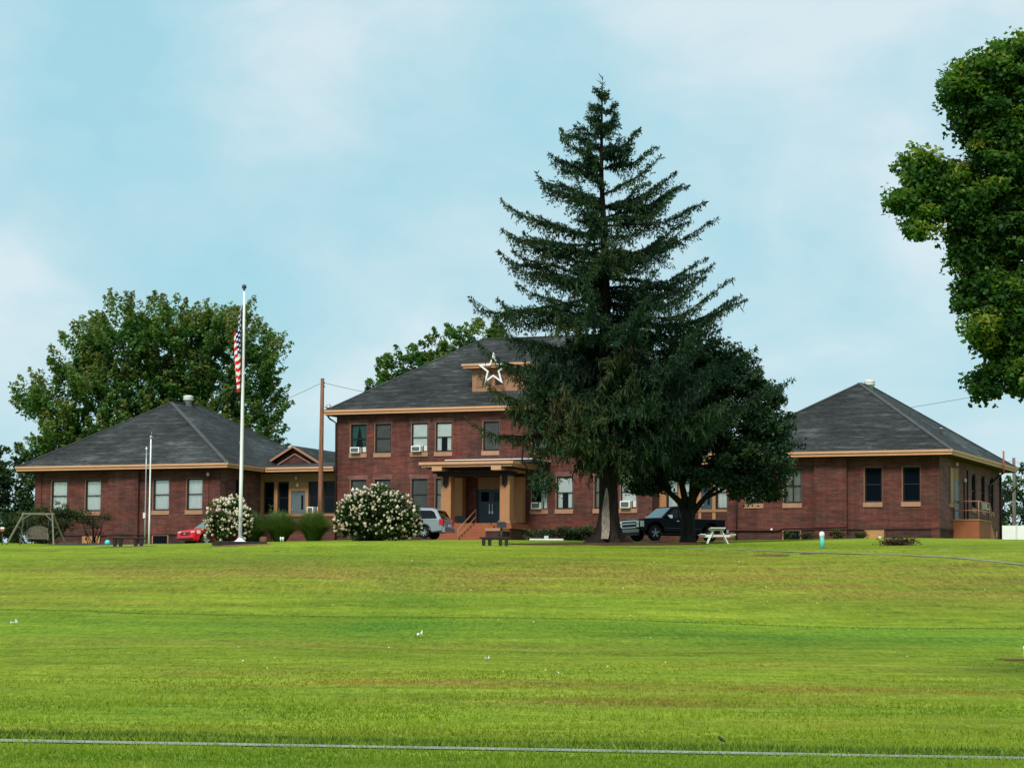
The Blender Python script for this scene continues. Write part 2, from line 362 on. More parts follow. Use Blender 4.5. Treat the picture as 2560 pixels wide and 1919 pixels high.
def lawn_mat():
    m, nt, out = new_mat('lawn'); h = N(nt); c = objc(h)
    sp = h.n('ShaderNodeSeparateXYZ'); h.l(c, sp.inputs[0]); x, y = sp.outputs[0], sp.outputs[1]
    big = h.noise(h.map(c, (.06, .10, 1)), 1, 3, .6)
    mow = h.noise(h.map(c, (.10, .55, 1), rot=(0, 0, .03)), 1, 4, .6)
    mid = h.noise(h.map(c, (.5, .9, 1)), 1, 5, .7)
    fin = h.math('ADD', h.math('MULTIPLY', h.noise(h.map(c, (6.5, 1.0, 1)), 1, 3, .75), .6), h.math('MULTIPLY', h.noise(h.map(c, (11, 2.1, 1)), 1, 2, .7), .4))
    tuf = h.noise(h.map(c, (1.1, 1.9, 1)), 1, 3, .75)
    f = h.math('ADD', h.math('ADD', h.math('MULTIPLY', mow, .20), h.math('MULTIPLY', mid, .20)), h.math('ADD', h.math('MULTIPLY', fin, .36), h.math('MULTIPLY', tuf, .24)))
    col = h.ramp(f, [(.40, (.078, .122, .006)), (.465, (.158, .220, .009)), (.53, (.222, .288, .015)), (.61, (.335, .368, .045))])
    # dry, olive-brown areas and lush ones
    A = lambda k: h.n('ShaderNodeAttribute', attribute_name=k).outputs['Fac']
    col = h.mix(h.math('MULTIPLY', A('dry'), .9), col, h.mix(h.mr(fin, .35, .65), (.125, .100, .012), (.315, .235, .042)))
    st = h.mr(h.noise(h.map(c, (.28, 1.15, 1), (3, 7, 0)), 1, 4, .7), .50, .66)
    col = h.mix(h.math('MULTIPLY', st, .26), col, (.095, .125, .008))
    st2 = h.mr(h.noise(h.map(c, (.8, 2.2, 1), (9, 2, 0)), 1, 3, .7), .54, .68)
    col = h.mix(h.math('MULTIPLY', st2, .36), col, (.07, .105, .007))
    col = h.mix(A('lush'), col, h.mix(h.mr(fin, .35, .65), (.040, .115, .006), (.115, .245, .012)))
    # broad light/dark variation
    col = h.mix(1.0, col, h.ramp(big, [(.3, .80), (.7, 1.18)]), 'MULTIPLY')
    # the ledge across the slope and the unmown edge behind the pavement
    wob = h.math('MULTIPLY', h.math('SUBTRACT', h.noise(h.map(c, (.12, .12, 1)), 1, 3), .5), 1.4)
    def line(k, y0, w, amt, col):
        d = h.math('ABSOLUTE', h.math('SUBTRACT', y, h.math('ADD', h.math('MULTIPLY', x, k), h.math('ADD', wob, y0))))
        q = h.math('MULTIPLY', h.mr(d, 0, w, 1, 0), h.mr(mid, .3, .6, .35, 1))
        return h.mix(h.math('MULTIPLY', q, amt), col, (.022, .055, .008))
    col = line(-.15, 91.0, .42, .75, col)
    col = line(-.245, 40.3+2.1, .30, .8, col)
    col = line(-.2, 66, .35, .3, col); col = line(-.1, 76, .4, .3, col); col = line(-.05, 52, .3, .35, col)
    b = h.math('ADD', fin, h.math('MULTIPLY', tuf, 2.2))
    h.l(h.bsdf(col, .9, .1, bump=b, bd=.07), out.inputs[0])
lawn_mat()
struct(build_ground())

def ribbon(name, pts, w, mat, dz=.02, n=60, w2=None):
    """flat strip that follows the ground along a polyline"""
    P = [Vector((x, y)) for x, y in pts]; L = [0]
    for i in range(1, len(P)): L.append(L[-1]+(P[i]-P[i-1]).length)
    V = []; 
    for k in range(n+1):
        s = L[-1]*k/n; i = max(j for j in range(len(L)) if L[j] <= s+1e-6); i = min(i, len(P)-2)
        p = P[i].lerp(P[i+1], (s-L[i])/(L[i+1]-L[i])); d = (P[i+1]-P[i]).normalized(); nn = Vector((-d.y, d.x))
        for q in (-.5, -.17, .17, .5):
            c = p+nn*w*q; V.append((c.x, c.y, g(c.x, c.y)+dz))
    F = [[4*k+j, 4*k+4+j, 4*k+5+j, 4*k+1+j][::-1] for k in range(n) for j in range(3)]
    o = np_mesh(name, np.array(V), np.array(F), mat); struct(o); return o
ribbon('pavement', [(-40, 49.6), (-7.65, 41.7), (0, 40.0), (7.1, 38.2), (40, 30.1)], .86, 'concrete_path', .018, 160)
ribbon('path', [(5.5, 126.5), (7.65, 125.5), (11, 122.5), (14.9, 118.6), (18.5, 114.5), (20.6, 111.5), (30, 100)], .42, 'path_worn', .02, 60)
TH = R(22.1389); ca, sa = math.cos(TH), math.sin(TH); BO = Vector((0, 166, 0))
def bw(t, b, z=0): return Vector((t*ca+b*sa, 166-t*sa+b*ca, z))
def sheet(name, t0, t1, b0, b1, mat, dz, nt=50, nb=10):
    V = []
    for j in range(nb+1):
        for i in range(nt+1):
            p = bw(t0+(t1-t0)*i/nt, b0+(b1-b0)*j/nb); V.append((p.x, p.y, g(p.x, p.y)+dz))
    F = [[j*(nt+1)+i, j*(nt+1)+i+1, (j+1)*(nt+1)+i+1, (j+1)*(nt+1)+i] for j in range(nb) for i in range(nt)]
    return struct(np_mesh(name, np.array(V), np.array(F), mat))
sheet('driveway', -24, 14, -14.5, -6.2, 'asphalt', .02)
ribbon('footway', [tuple(bw(-11, -5.4).xy), tuple(bw(15, -5.4).xy)], 1.1, 'concrete', .06)
ribbon('kerb', [tuple(bw(14.4, -6.6).xy), tuple(bw(22, -6.4).xy)], .7, 'concrete', .09)

def patch(name, x, y, rx, ry, mat, dz=.035, n=28, dome=.0):
    V = [(x, y, g(x, y)+dz+dome)]; F = []
    for r_ in (.5, 1.0):
        for k in range(n):
            a = 2*math.pi*k/n; w = r_*(1+.16*math.sin(3*a+x)+.1*math.sin(7*a+y)+.06*math.sin(13*a)); px, py = x+rx*w*math.cos(a), y+ry*w*math.sin(a)
            V.append((px, py, g(px, py)+dz*(1 if r_ < 1 else .3)+dome*(1-r_*r_)))
    for k in range(n):
        k2 = (k+1) % n; F.append([0, 1+k, 1+k2]); F.append([1+k, 1+n+k, 1+n+k2]); F.append([1+k, 1+n+k2, 1+k2])
    return struct(np_mesh(name, np.array(V), np.array(F), mat, smooth=True))
patch('mulch_bed', 5.4, 131.6, 4.9, 1.9, 'mulch', .05, dome=.05)
patch('bare_soil', 11.3, 118.9, .85, .6, 'soil'); patch('bare_soil', 13.0, 119.6, .4, .3, 'soil')
patch('bare_soil', -12.7, 129.6, 1.5, 1.5, 'soil'); patch('bare_soil', -19.0, 135.3, 1.5, .9, 'soil'); patch('bare_soil', 13.4, 72.6, .6, .3, 'soil')

# ------------------------------------------------------------------ buildings (shared frame: x along the front, y to the back)
def building(name, label, t, b):
    p = bw(t, b, 6.9); return thing(name, label, 'building', p, -TH)
class Fr:
    """wall frame: P(x, z, d) = origin + u*x + up*z + n*d (n outward)"""
    def __init__(s, o, u, n): s.o, s.u, s.n = Vector(o), Vector(u), Vector(n)
    def P(s, x, z, d): return s.o+s.u*x+s.n*d+Vector((0, 0, z))
    def box(s, mb, x0, x1, z0, z1, d0, d1, mat=0):
        p = [s.P(x0, z0, d1), s.P(x1, z0, d1), s.P(x1, z0, d0), s.P(x0, z0, d0), s.P(x0, z1, d1), s.P(x1, z1, d1), s.P(x1, z1, d0), s.P(x0, z1, d0)]
        mb.hexa(p, mat)
    def wall(s, mb, x0, x1, zs, holes, mats):
        """zs: z levels, mats: material per band; holes (x0,x1,z0,z1) stay open"""
        X = sorted({x0, x1, *[q for h in holes for q in h[:2]]}); Z = sorted({*zs, *[q for h in holes for q in h[2:]]})
        X = [q for q in X if x0 <= q <= x1]; Z = [q for q in Z if zs[0] <= q <= zs[-1]]
        for i in range(len(X)-1):
            for j in range(len(Z)-1):
                cx, cz = (X[i]+X[i+1])/2, (Z[j]+Z[j+1])/2
                if any(h[0] < cx < h[1] and h[2] < cz < h[3] for h in holes): continue
                k = max(q for q in range(len(zs)-1) if zs[q] <= cz)
                mb.quad(s.P(X[i], Z[j], 0), s.P(X[i+1], Z[j], 0), s.P(X[i+1], Z[j+1], 0), s.P(X[i], Z[j+1], 0), mat=mats[k])
def front(b): return Fr((0, b, 0), (1, 0, 0), (0, -1, 0))
def sideR(t): return Fr((t, 0, 0), (0, 1, 0), (1, 0, 0))

def window(par, off, fr, x0, x1, z0, z1, curtain=None, glass='window_glass', sill=True, split=.5, rec=.12, lip=.045, surround=True, mull=0, smat='sill_tan'):
    """opening with painted reveal, dark sash frame, pane, sill and whatever hangs behind the glass"""
    w = x1-x0; fw = .075
    mb = MB()
    a, b_, c, d = x0+.03, x1-.03, z0+.02, z1-.03
    fr.box(mb, a, a+fw, c, d, -rec-.05, -rec+.02); fr.box(mb, b_-fw, b_, c, d, -rec-.05, -rec+.02)
    fr.box(mb, a+fw, b_-fw, d-fw, d, -rec-.05, -rec+.02); fr.box(mb, a+fw, b_-fw, c, c+fw, -rec-.05, -rec+.02)
    zm = c+(d-c)*split; fr.box(mb, a+fw, b_-fw, zm-.025, zm+.03, -rec-.05, -rec+.025)
    for k in range(mull):
        xm = a+(b_-a)*(k+1)/(mull+1); fr.box(mb, xm-.03, xm+.03, c+fw, zm-.025, -rec-.048, -rec+.018); fr.box(mb, xm-.03, xm+.03, zm+.03, d-fw, -rec-.048, -rec+.018)
    wn = mb.build('window', 'dark_frame', par, off)
    if surround:
        mb = MB()
        fr.box(mb, x0, x0+.03, z0, z1, -rec-.06, .004); fr.box(mb, x1-.01, x1, z0, z1, -rec-.06, .004); fr.box(mb, x0+.03, x1-.01, z1-.02, z1, -rec-.06, .004)
        q = mb.build('surround', smat, wn, off); q.matrix_parent_inverse = Matrix.Identity(4)
    mb = MB(); mb.quad(fr.P(a+fw*.5, c+fw*.5, -rec-.015), fr.P(b_-fw*.5, c+fw*.5, -rec-.015), fr.P(b_-fw*.5, d-fw*.5, -rec-.015), fr.P(a+fw*.5, d-fw*.5, -rec-.015))
    mb.build('pane', glass, wn, off)
    if sill:
        mb = MB(); fr.box(mb, x0-.05, x1+.01, z0-.27, z0, -rec-.06, .06); mb.build('sill', 'sill_tan', wn, off, bevel=.012)
    rd = random.Random(int((x0+100)*97+z0*13))
    def cloth(xa, xb, za, zb, amp, mat, dep=.03, n=34, taper=0):
        mb = MB(); o = []
        ph = rd.random()*6
        for i in range(n+1):
            t = i/n; x = xa+(xb-xa)*t; dd = -rec-dep-amp*(math.sin(t*26*(xb-xa)+ph)+.5*math.sin(t*57*(xb-xa)+ph*2)+1.5)
            xt = x
            o.append((fr.P(xt+(taper*(1-t) if taper > 0 else taper*t), za, dd), fr.P(xt, zb, dd)))
        for i in range(n): mb.add([o[i][0], o[i+1][0], o[i+1][1], o[i][1]], [[0, 1, 2, 3]], 0, True)
        mb.build('curtain', mat, wn, off)  # a few pale sheets stand in for sky reflected in the glass
    A, B, C_, D_ = a+.03, b_-.03, c+.03, d-.03
    if curtain in ('white', 'dim'): cloth(A, B, C_, D_, .022, 'curtain_white' if curtain == 'white' else 'curtain_dim')
    elif curtain == 'pair':   # parted drapes
        cloth(A, A+w*.45, C_, D_, .02, 'curtain_green', taper=-w*.28); cloth(B-w*.45, B, C_, D_, .02, 'curtain_green', taper=w*.28)
    elif curtain == 'blind': cloth(A, B, C_, D_, .004, 'blind_grey')
    elif curtain == 'upper': cloth(A, B, zm, D_, .003, 'curtain_white'); cloth(A, A+w*.28, C_, zm, .015, 'curtain_white'); cloth(B-w*.28, B, C_, zm, .015, 'curtain_white')
    elif curtain == 'half': cloth(A+w*.5, B, C_, D_, .006, 'curtain_white')
    elif curtain == 'full': cloth(A, B, C_+.3, D_, .003, 'curtain_white')
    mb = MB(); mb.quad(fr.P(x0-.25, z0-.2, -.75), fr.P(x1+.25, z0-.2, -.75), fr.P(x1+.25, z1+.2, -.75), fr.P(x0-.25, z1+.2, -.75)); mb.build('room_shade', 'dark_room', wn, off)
    return wn

def ring(mb, t0, t1, b0, b1, z0, z1, th, mat=0):
    mb.box(t0, t1, b0, b0+th, z0, z1, mat); mb.box(t0, t1, b1-th, b1, z0, z1, mat)
    mb.box(t0, t0+th, b0+th, b1-th, z0, z1, mat); mb.box(t1-th, t1, b0+th, b1-th, z0, z1, mat)

def caps(par, off, lines, w=.30):
    mb = MB()
    for a, b in lines: mb.bar(a, b, w, .05)
    mb.build('hip_cap', 'hip_cap', par, off)

def air_conditioner(fr, bfr, x0, x1, z0, h, label, panel=True):
    """window unit: case, grille, filler panel; stands in its own thing"""
    p = bfr(fr.P((x0+x1)/2, z0, 0)); t = thing('air_conditioner', label, 'air conditioner', p, -TH if abs(fr.n.y) > .5 else -TH+math.pi/2, 'air conditioners in the windows')
    w = x1-x0; bx = (-w*.5, w*.16) if panel else (-w*.5, w*.5)
    mb = MB(); ca_ = bx; e = .035
    mb.box(bx[0], bx[1], -.30, .12, 0, h); mb.build('case', 'white', t, bevel=.02)
    mb = MB(); mb.box(bx[0]+.07, bx[1]-.07, -.312, -.303, .06, h-.06, 0)
    k = 7
    for i in range(k):
        z = .075+(h-.15)*i/(k-1); mb.box(bx[0]+.07, bx[1]-.07, -.322, -.313, z-.008, z+.008, 1)
    mb.build('grille', ['grey_dark', 'ac_grille'], t)
    if panel:
        mb = MB(); mb.box(bx[1]+.06, w*.5, .10, .13, .0, h+.02); mb.build('filler_panel', 'white_worn', t)
        mb = MB(); mb.box(bx[1], bx[1]+.06, .09, .135, .0, h+.02); mb.build('side_bracket', 'black_plastic', t)
    return t
def B2W(p): q = bw(p.x, p.y); return (q.x, q.y, p.z)

# ---------- wings
def wing(name, label, t0, t1, b0, b1, wins, panel, sidewins, holes_side, apexes, vis_side=True, brick_brightened='brick_brightened'):
    off = ((t0+t1)/2, b0, 6.9); par = building(name, label, off[0], off[1])
    zs = [6.6, 7.76, 11.75]; F = front(b0); SR = sideR(t1)
    holes = [(x0, x1, 9.22, 11.21) for x0, x1, *_ in wins]
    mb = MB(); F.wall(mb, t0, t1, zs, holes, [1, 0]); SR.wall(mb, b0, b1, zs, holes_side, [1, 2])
    Fr((t0, 0, 0), (0, -1, 0), (-1, 0, 0)).wall(mb, -b1, -b0, zs, [], [1, 0]); Fr((0, b1, 0), (-1, 0, 0), (0, 1, 0)).wall(mb, -t1, -t0, zs, [], [1, 0])
    F.box(mb, panel[0], panel[1], 6.6, 11.74, -.02, .22, 0)
    F.box(mb, t1-.46, t1, 6.6, 11.745, 0, .06, 0); F.box(mb, t0, t0+.46, 6.6, 11.745, 0, .06, 0)
    mb.build('wall', ['brick', 'brick_base', brick_brightened], par, off)
    mb = MB(); F.box(mb, t0, panel[0], 7.70, 7.79, 0, .075); F.box(mb, panel[1], t1, 7.70, 7.79, 0, .075); F.box(mb, panel[0]-.04, panel[1]+.04, 7.70, 7.79, .22, .275); SR.box(mb, b0, b1, 7.70, 7.79, 0, .05)
    mb.build('water_table', 'brick_base', par, off)
    for x0, x1, cur, gl, mul in wins: window(par, off, F, x0, x1, 9.22, 11.21, cur, gl, mull=mul)
    for x0, x1, z0, z1, gl, cur in sidewins: window(par, off, SR, x0, x1, z0, z1, cur, gl, smat='dark_wood', rec=.10)
    ov = .9; e0, e1, f0, f1 = t0-ov, t1+ov, b0-ov, b1+ov
    mb = MB(); mb.box(e0+.08, e1-.08, f0+.08, f1-.08, 11.74, 11.775); mb.build('soffit', 'soffit', par, off)
    mb = MB(); ring(mb, e0, e1, f0, f1, 11.775, 11.925, .06); mb.build('fascia', 'trim_tan', par, off)
    mb = MB(); ring(mb, e0-.07, e1+.07, f0-.07, f1+.07, 11.93, 12.055, .13); mb.build('gutter', 'trim_tan', par, off)
    A1, A2 = apexes; zr = 12.04; E = [(e0, f0, zr), (e1, f0, zr), (e1, f1, zr), (e0, f1, zr)]
    mb = MB(); mb.quad(E[0], E[1], A1); mb.quad(E[1], E[2], A2, A1); mb.quad(E[2], E[3], A2); mb.quad(E[3], E[0], A1, A2)
    mb.build('roof', 'shingle', par, off)
    caps(par, off, [(E[0], A1), (E[1], A1), (E[2], A2), (E[3], A2), (A1, A2)], .26)
    return par, off, F, SR

LW, LO, LF, LS = wing('brick_wing', 'left single-storey brick wing with white curtains in its four front windows', -30.99, -17.72, -4, 11.8,
    [(-29.85, -28.64, 'white', 'window_glass', 0), (-27.37, -26.19, 'white', 'window_glass', 0), (-22.50, -21.30, 'white', 'window_glass', 0), (-20.14, -18.95, 'white', 'window_glass', 0)],
    (-25.57, -23.42), [(-2.0, -.9, 9.22, 11.21, 'dark_glass', None)], [(-2.0, -.9, 9.22, 11.21)], ((-24.7, 2.05, 16.55), (-24.45, 5.2, 16.6)))
RW, RO, RF, RS = wing('brick_wing', 'right single-storey brick wing with two blacked-out front windows and a side stair', 14.97, 27.3, -4, 11.79,
    [(16.03, 17.13, 'dim', 'window_glass', 1), (18.30, 19.39, 'dim', 'window_glass', 1), (22.99, 24.05, None, 'dark_glass', 0), (25.17, 26.23, None, 'dark_glass', 0)],
    (20.16, 22.05), [(4.05, 5.05, 9.24, 11.25, 'dark_glass', None), (6.6, 7.55, 9.24, 11.28, 'dark_glass', None), (8.98, 9.93, 9.24, 11.3, 'dark_glass', None)],
    [(4.05, 5.05, 9.24, 11.25), (6.6, 7.55, 9.24, 11.28), (8.98, 9.93, 9.24, 11.3)], ((21.12, 2.2, 16.53), (21.12, 5.1, 16.55)))

# boarded and barred basement openings, roof vents, pipes
def board(par, off, F, x0, x1, z0, z1, name='basement_hatch', mat='board_tan'):
    mb = MB(); F.box(mb, x0, x1, z0, z1, -.02, .03); q = mb.build(name, mat, par, off)
    mb = MB(); w = .07
    F.box(mb, x0-w, x0, z0, z1+w, -.02, .045); F.box(mb, x1, x1+w, z0, z1+w, -.02, .045); F.box(mb, x0, x1, z1, z1+w, -.02, .045); mb.build('hatch_frame', 'sill_tan', q, off)
    return q
def base_window(par, off, F, x0, x1, z0, z1):
    mb = MB(); F.box(mb, x0, x1, z0, z1, .003, .02); q = mb.build('basement_window', 'dark_glass', par, off)
    mb = MB(); w = .07
    F.box(mb, x0-w, x0, z0, z1, .003, .05); F.box(mb, x1, x1+w, z0, z1, .003, .05); F.box(mb, x0-w, x1+w, z1, z1+w, .003, .05); mb.build('window_frame', 'sill_tan', q, off)
    mb = MB()
    for k in range(6): xx = x0+(x1-x0)*(k+.5)/6; F.box(mb, xx-.012, xx+.012, z0, z1, .021, .045)
    mb.build('window_bar', 'dark_frame', q, off)
hb = board(LW, LO, LF, -27.42, -26.24, 6.8, 7.66)
mb = MB(); mb.tube([LF.P(-27.2, 7.5, .03), LF.P(-27.2, 7.5, .07)], .07, 12); mb.build('vent_hole', 'dark_frame', hb, LO)
base_window(LW, LO, LF, -22.40, -21.38, 7.0, 7.66)
hb = board(RW, RO, RF, 23.1, 24.08, 6.7, 7.66)
mb = MB(); RF.box(mb, 23.82, 24.0, 7.12, 7.32, .03, .04); mb.build('notice', 'white_worn', hb, RO)
base_window(RW, RO, RF, 18.32, 19.28, 6.9, 7.66)
def roof_vent(par, off, t, b, z, big=True):
    mb = MB()
    if big:
        mb.lathe([(.20, z-.5), (.20, z+.02), (.30, z+.04), (.34, z+.12), (.30, z+.2), (.33, z+.24), (.33, z+.32), (.2, z+.38)], (t, b, 0), 18)
        mb.build('roof_vent', 'white_worn', par, off)
    else:
        mb.lathe([(.09, z-.4), (.09, z+.35), (.11, z+.36), (.11, z+.42)], (t, b, 0), 12); mb.build('vent_pipe', 'metal_galv', par, off)
roof_vent(LW, LO, -24.3, 3.6, 16.72); roof_vent(RW, RO, 21.35, 3.6, 16.45); roof_vent(RW, RO, 26.2, 1.2, 13.3, False)
mb = MB(); mb.tube([(28.32, 8.15, 11.5), (28.32, 8.15, 12.8)], .055, 10); mb.build('eave_pipe', 'orange_rust', RW, RO)
def pipe(par, off, pts, r=.055, mat='downpipe', name='downpipe'):
    mb = MB(); mb.tube(pts, r, 10); return mb.build(name, mat, par, off)
pipe(LW, LO, [LF.P(-18.58, 7.3, .05), LF.P(-18.58, 11.3, .05)], .03, 'conduit_red', 'conduit')
def wall_lamp(par, off, p, n):
    mb = MB(); p = Vector(p); n = Vector(n); mb.lathe([(.05, -.1), (.09, -.08), (.09, .08), (.03, .12)], p+n*.09, 12); mb.bar(p, p+n*.1, .06); mb.build('wall_lamp', 'white_worn', par, off)
wall_lamp(LW, LO, LF.P(-18.58, 11.42, 0), LF.n)
# right wing: pipes, conduit, stair door
pipe(RW, RO, [RS.P(8.55, 7.0, .08), RS.P(8.55, 10.75, .08), RS.P(11.3, 11.5, .08), RS.P(11.62, 11.72, .3), RS.P(11.62, 11.80, .82)])
pipe(RW, RO, [RS.P(11.62, 7.0, .09), RS.P(11.62, 11.52, .09)], .07)
pipe(RW, RO, [RS.P(1.98, 8.36, .04), RS.P(1.98, 10.65, .04)], .035, 'dark_wood', 'conduit'); pipe(RW, RO, [RS.P(2.82, 8.4, .04), RS.P(2.82, 11.35, .04)], .045, 'dark_wood', 'conduit')
wall_lamp(RW, RO, RS.P(1.98, 10.72, 0), RS.n); wall_lamp(RW, RO, RS.P(-.1, 11.52, 0), RS.n)
pipe(RW, RO, [RF.P(15.0, 7.72, .11), RF.P(18.0, 7.70, .11), RF.P(18.4, 7.83, .11), RF.P(20.1, 7.84, .11)], .035, 'conduit_red', 'water_pipe')
pipe(RW, RO, [RF.P(15.55, 6.9, .06), RF.P(15.55, 11.7, .06)], .04, 'downpipe', 'conduit')
pipe(RW, RO, [RF.P(20.16, 7.84, .30), RF.P(22.05, 7.86, .30)], .035, 'conduit_red', 'water_pipe')
mb = MB(); mb.lathe([(.0, -.07), (.07, -.04), (.07, .04), (0, .07)], RF.P(17.65, 7.74, .15), 10); mb.build('tap', 'white', RW, RO)
mb = MB(); RS.box(mb, -1.69, -.72, 9.28, 11.26, .01, .05); q = mb.build('boarded_window', 'board_tan', RW, RO)
mb = MB(); RS.box(mb, -1.72, -1.5, 9.28, 11.26, .051, .06); mb.build('shadow_strip', 'dark_frame', q, RO)
mb = MB(); RS.box(mb, -1.75, -.66, 9.02, 9.26, 0, .08); mb.build('window_sill', 'sill_tan', RW, RO)
mb = MB(); RS.box(mb, -.62, .36, 8.36, 10.6, .01, .06); q = mb.build('door', 'door_grey', RW, RO)
mb = MB(); RS.box(mb, .22, .28, 9.3, 9.42, .06, .13); mb.build('handle', 'metal_dark', q, RO)
mb = MB(); RS.box(mb, -.66, .40, 10.61, 11.3, .01, .07); mb.build('door_transom', 'trim_shade', RW, RO)
mb = MB(); RS.box(mb, -.80, 2.2, 6.6, 8.30, .0, 1.5, 0); RS.box(mb, -.85, 2.25, 8.30, 8.36, 0, 1.55, 1)
for k in range(6): RS.box(mb, 2.25+.3*k, 2.55+.3*k, 6.6, 8.2-.2*k, 0, 1.5, 1)
mb.build('side_stair', ['step_terracotta', 'column_tan'], RW, RO)
mb = MB()
for bb in (-.75, 2.15): mb.tube([RS.P(bb, 8.36, 1.46), RS.P(bb, 9.38, 1.46)], .028)
mb.tube([RS.P(-.75, 8.36, .1), RS.P(-.75, 9.38, .1)], .028)
for z in (9.38, 8.86): mb.tube([RS.P(-.75, z, .1), RS.P(-.75, z, 1.46), RS.P(2.15, z, 1.46), RS.P(4.0, z-1.5, 1.46)], .028)
mb.tube([RS.P(4.0, 6.8, 1.46), RS.P(4.0, 7.9, 1.46)], .028)
mb.build('railing', 'sill_tan', RW, RO)
air_conditioner(RS, B2W, 6.68, 7.48, 9.26, .42, 'grey-white window air conditioner on the side wall of the right wing', False)

# ---------- links between wings and main block
def link(name, label, t0, t1, b, parts, beam=(11.22, 11.74)):
    off = ((t0+t1)/2, b, 6.9); par = building(name, label, off[0], off[1]); F = front(b)
    mb = MB(); F.wall(mb, t0, t1, [6.6, 9.18], [], [0]); Fr((0, b+8, 0), (-1, 0, 0), (0, 1, 0)).wall(mb, -t1, -t0, [6.6, 11.74], [], [0])
    Fr((t1, 0, 0), (0, 1, 0), (1, 0, 0)).wall(mb, b, b+8, [6.6, 9.18, 11.74], [], [0, 0]); Fr((t0, 0, 0), (0, -1, 0), (-1, 0, 0)).wall(mb, -b-8, -b, [6.6, 9.18, 11.74], [], [0, 0])
    mb.build('wall', ['brick'], par, off)
    mb = MB(); F.box(mb, t0, t1, beam[0], beam[1], -.25, 0); mb.build('beam', 'trim_shade', par, off)
    mb = MB(); F.box(mb, t0, t1, 9.02, 9.18, -.2, .05); mb.build('sill', 'trim_shade', par, off)
    for k, x0, x1, *r in parts:
        if k == 'post': mb = MB(); F.box(mb, x0, x1, 9.18, 11.22, -.2, .01); mb.build('post', 'column_tan', par, off)
        if k == 'win': window(par, off, F, x0, x1, 9.18, 11.22, r[0], r[1], sill=False, rec=.12, surround=False)
        if k == 'door':
            mb = MB(); F.box(mb, x0, x1, 10.62, 11.22, -.2, .012); F.box(mb, x0, x0+.17, 7.8, 10.62, -.2, .012); F.box(mb, x1-.2, x1, 7.8, 10.62, -.2, .012); mb.build('door_surround', 'column_tan', par, off)
            mb = MB(); F.box(mb, x0+.17, x1-.2, 8.5, 10.62, -.12, -.05); q = mb.build('door', r[0], par, off)
            mb = MB(); F.box(mb, x1-.52, x1-.36, 9.45, 10.35, -.05, -.043); mb.build('door_glass', 'dark_glass', q, off)
            mb = MB(); F.box(mb, x0+.26, x0+.31, 9.4, 9.55, -.05, .02); mb.build('handle', 'metal_galv', q, off)
    mb = MB(); mb.box(t0-.0, t1+.0, b-1.2, b+8, 11.745, 11.775); mb.build('soffit', 'soffit', par, off)
    return par, off, F
LL, LLO, LLF = link('link_building', 'low brick link with a grey door between the left wing and the main block', -17.715, -11.785, 1.3,
    [('post', -17.71, -17.50), ('win', -17.50, -16.74, None, 'dark_glass'), ('post', -16.74, -16.50), ('win', -16.50, -15.70, None, 'dark_glass'), ('door', -15.70, -14.33, 'door_grey'),
     ('win', -14.33, -13.53, None, 'dark_glass'), ('post', -13.53, -13.30), ('win', -13.30, -12.45, None, 'dark_glass'), ('post', -12.45, -11.79)])
RL, RLO, RLF = link('link_building', 'low brick link behind the black truck, pale curtains and a blue door', 9.035, 14.965, 1.3,
    [('post', 9.04, 9.48), ('win', 9.48, 10.24, 'white', 'window_glass'), ('post', 10.24, 10.5), ('win', 10.5, 11.2, 'white', 'window_glass'), ('post', 11.2, 11.5), ('door', 11.5, 12.56, 'door_blue'),
     ('win', 12.56, 13.4, 'white', 'window_glass'), ('post', 13.4, 14.96)])
for par, off, t0, t1 in ((LL, LLO, -16.78, -12.0), (RL, RLO, 9.3, 13.95)):
    mb = MB(); mb.box(t0+.02, t1, .06, .12, 11.775, 11.925); mb.build('fascia', 'trim_tan', par, off)
    mb = MB(); mb.box(t0+.09, t1, -.01, .12, 11.93, 12.055); mb.build('gutter', 'trim_tan', par, off)
    mb = MB(); mb.quad((t0, .06, 12.04), (t1, .06, 12.04), (t1, 3.2, 12.5), (t0, 3.2, 12.5)); mb.build('roof', 'shingle', par, off)
wall_lamp(LL, LLO, LLF.P(-15.16, 11.45, 0), LLF.n); wall_lamp(LL, LLO, LLF.P(-15.05, 10.98, .01), LLF.n)
air_conditioner(LLF, B2W, -14.28, -13.6, 9.2, .40, 'white window air conditioner beside the grey door of the left link')
# gabled roof of the left link
tc, bf = -16.25, 3.2; hw, za, zb = 2.75, 13.62, 12.05
mb = MB(); mb.quad((tc-hw+.35, bf, zb), (tc+hw-.35, bf, zb), (tc, bf, za-.15)); mb.build('gable_wall', 'brick_base', LL, LLO)
mb = MB()
mb.quad((tc+hw, bf-.35, zb), (tc+hw, bf+16, zb), (tc, bf+16, za), (tc, bf-.35, za)); mb.quad((tc-hw, bf+16, zb), (tc-hw, bf-.35, zb), (tc, bf-.35, za), (tc, bf+16, za)); mb.build('gable_roof', 'shingle', LL, LLO)
mb = MB()
for s_ in (-1, 1):
    mb.bar((tc+s_*hw, bf-.36, zb-.06), (tc, bf-.36, za-.06), .06, .13); mb.bar((tc+s_*(hw-.75), bf-.05, zb-.05), (tc, bf-.05, za-.52), .06, .07)
mb.build('barge_board', 'sill_tan', LL, LLO)
pipe(LL, LLO, [(-14.6, 12, 13.0), (-14.6, 12, 14.9)], .07, 'metal_dark', 'vent_pipe')

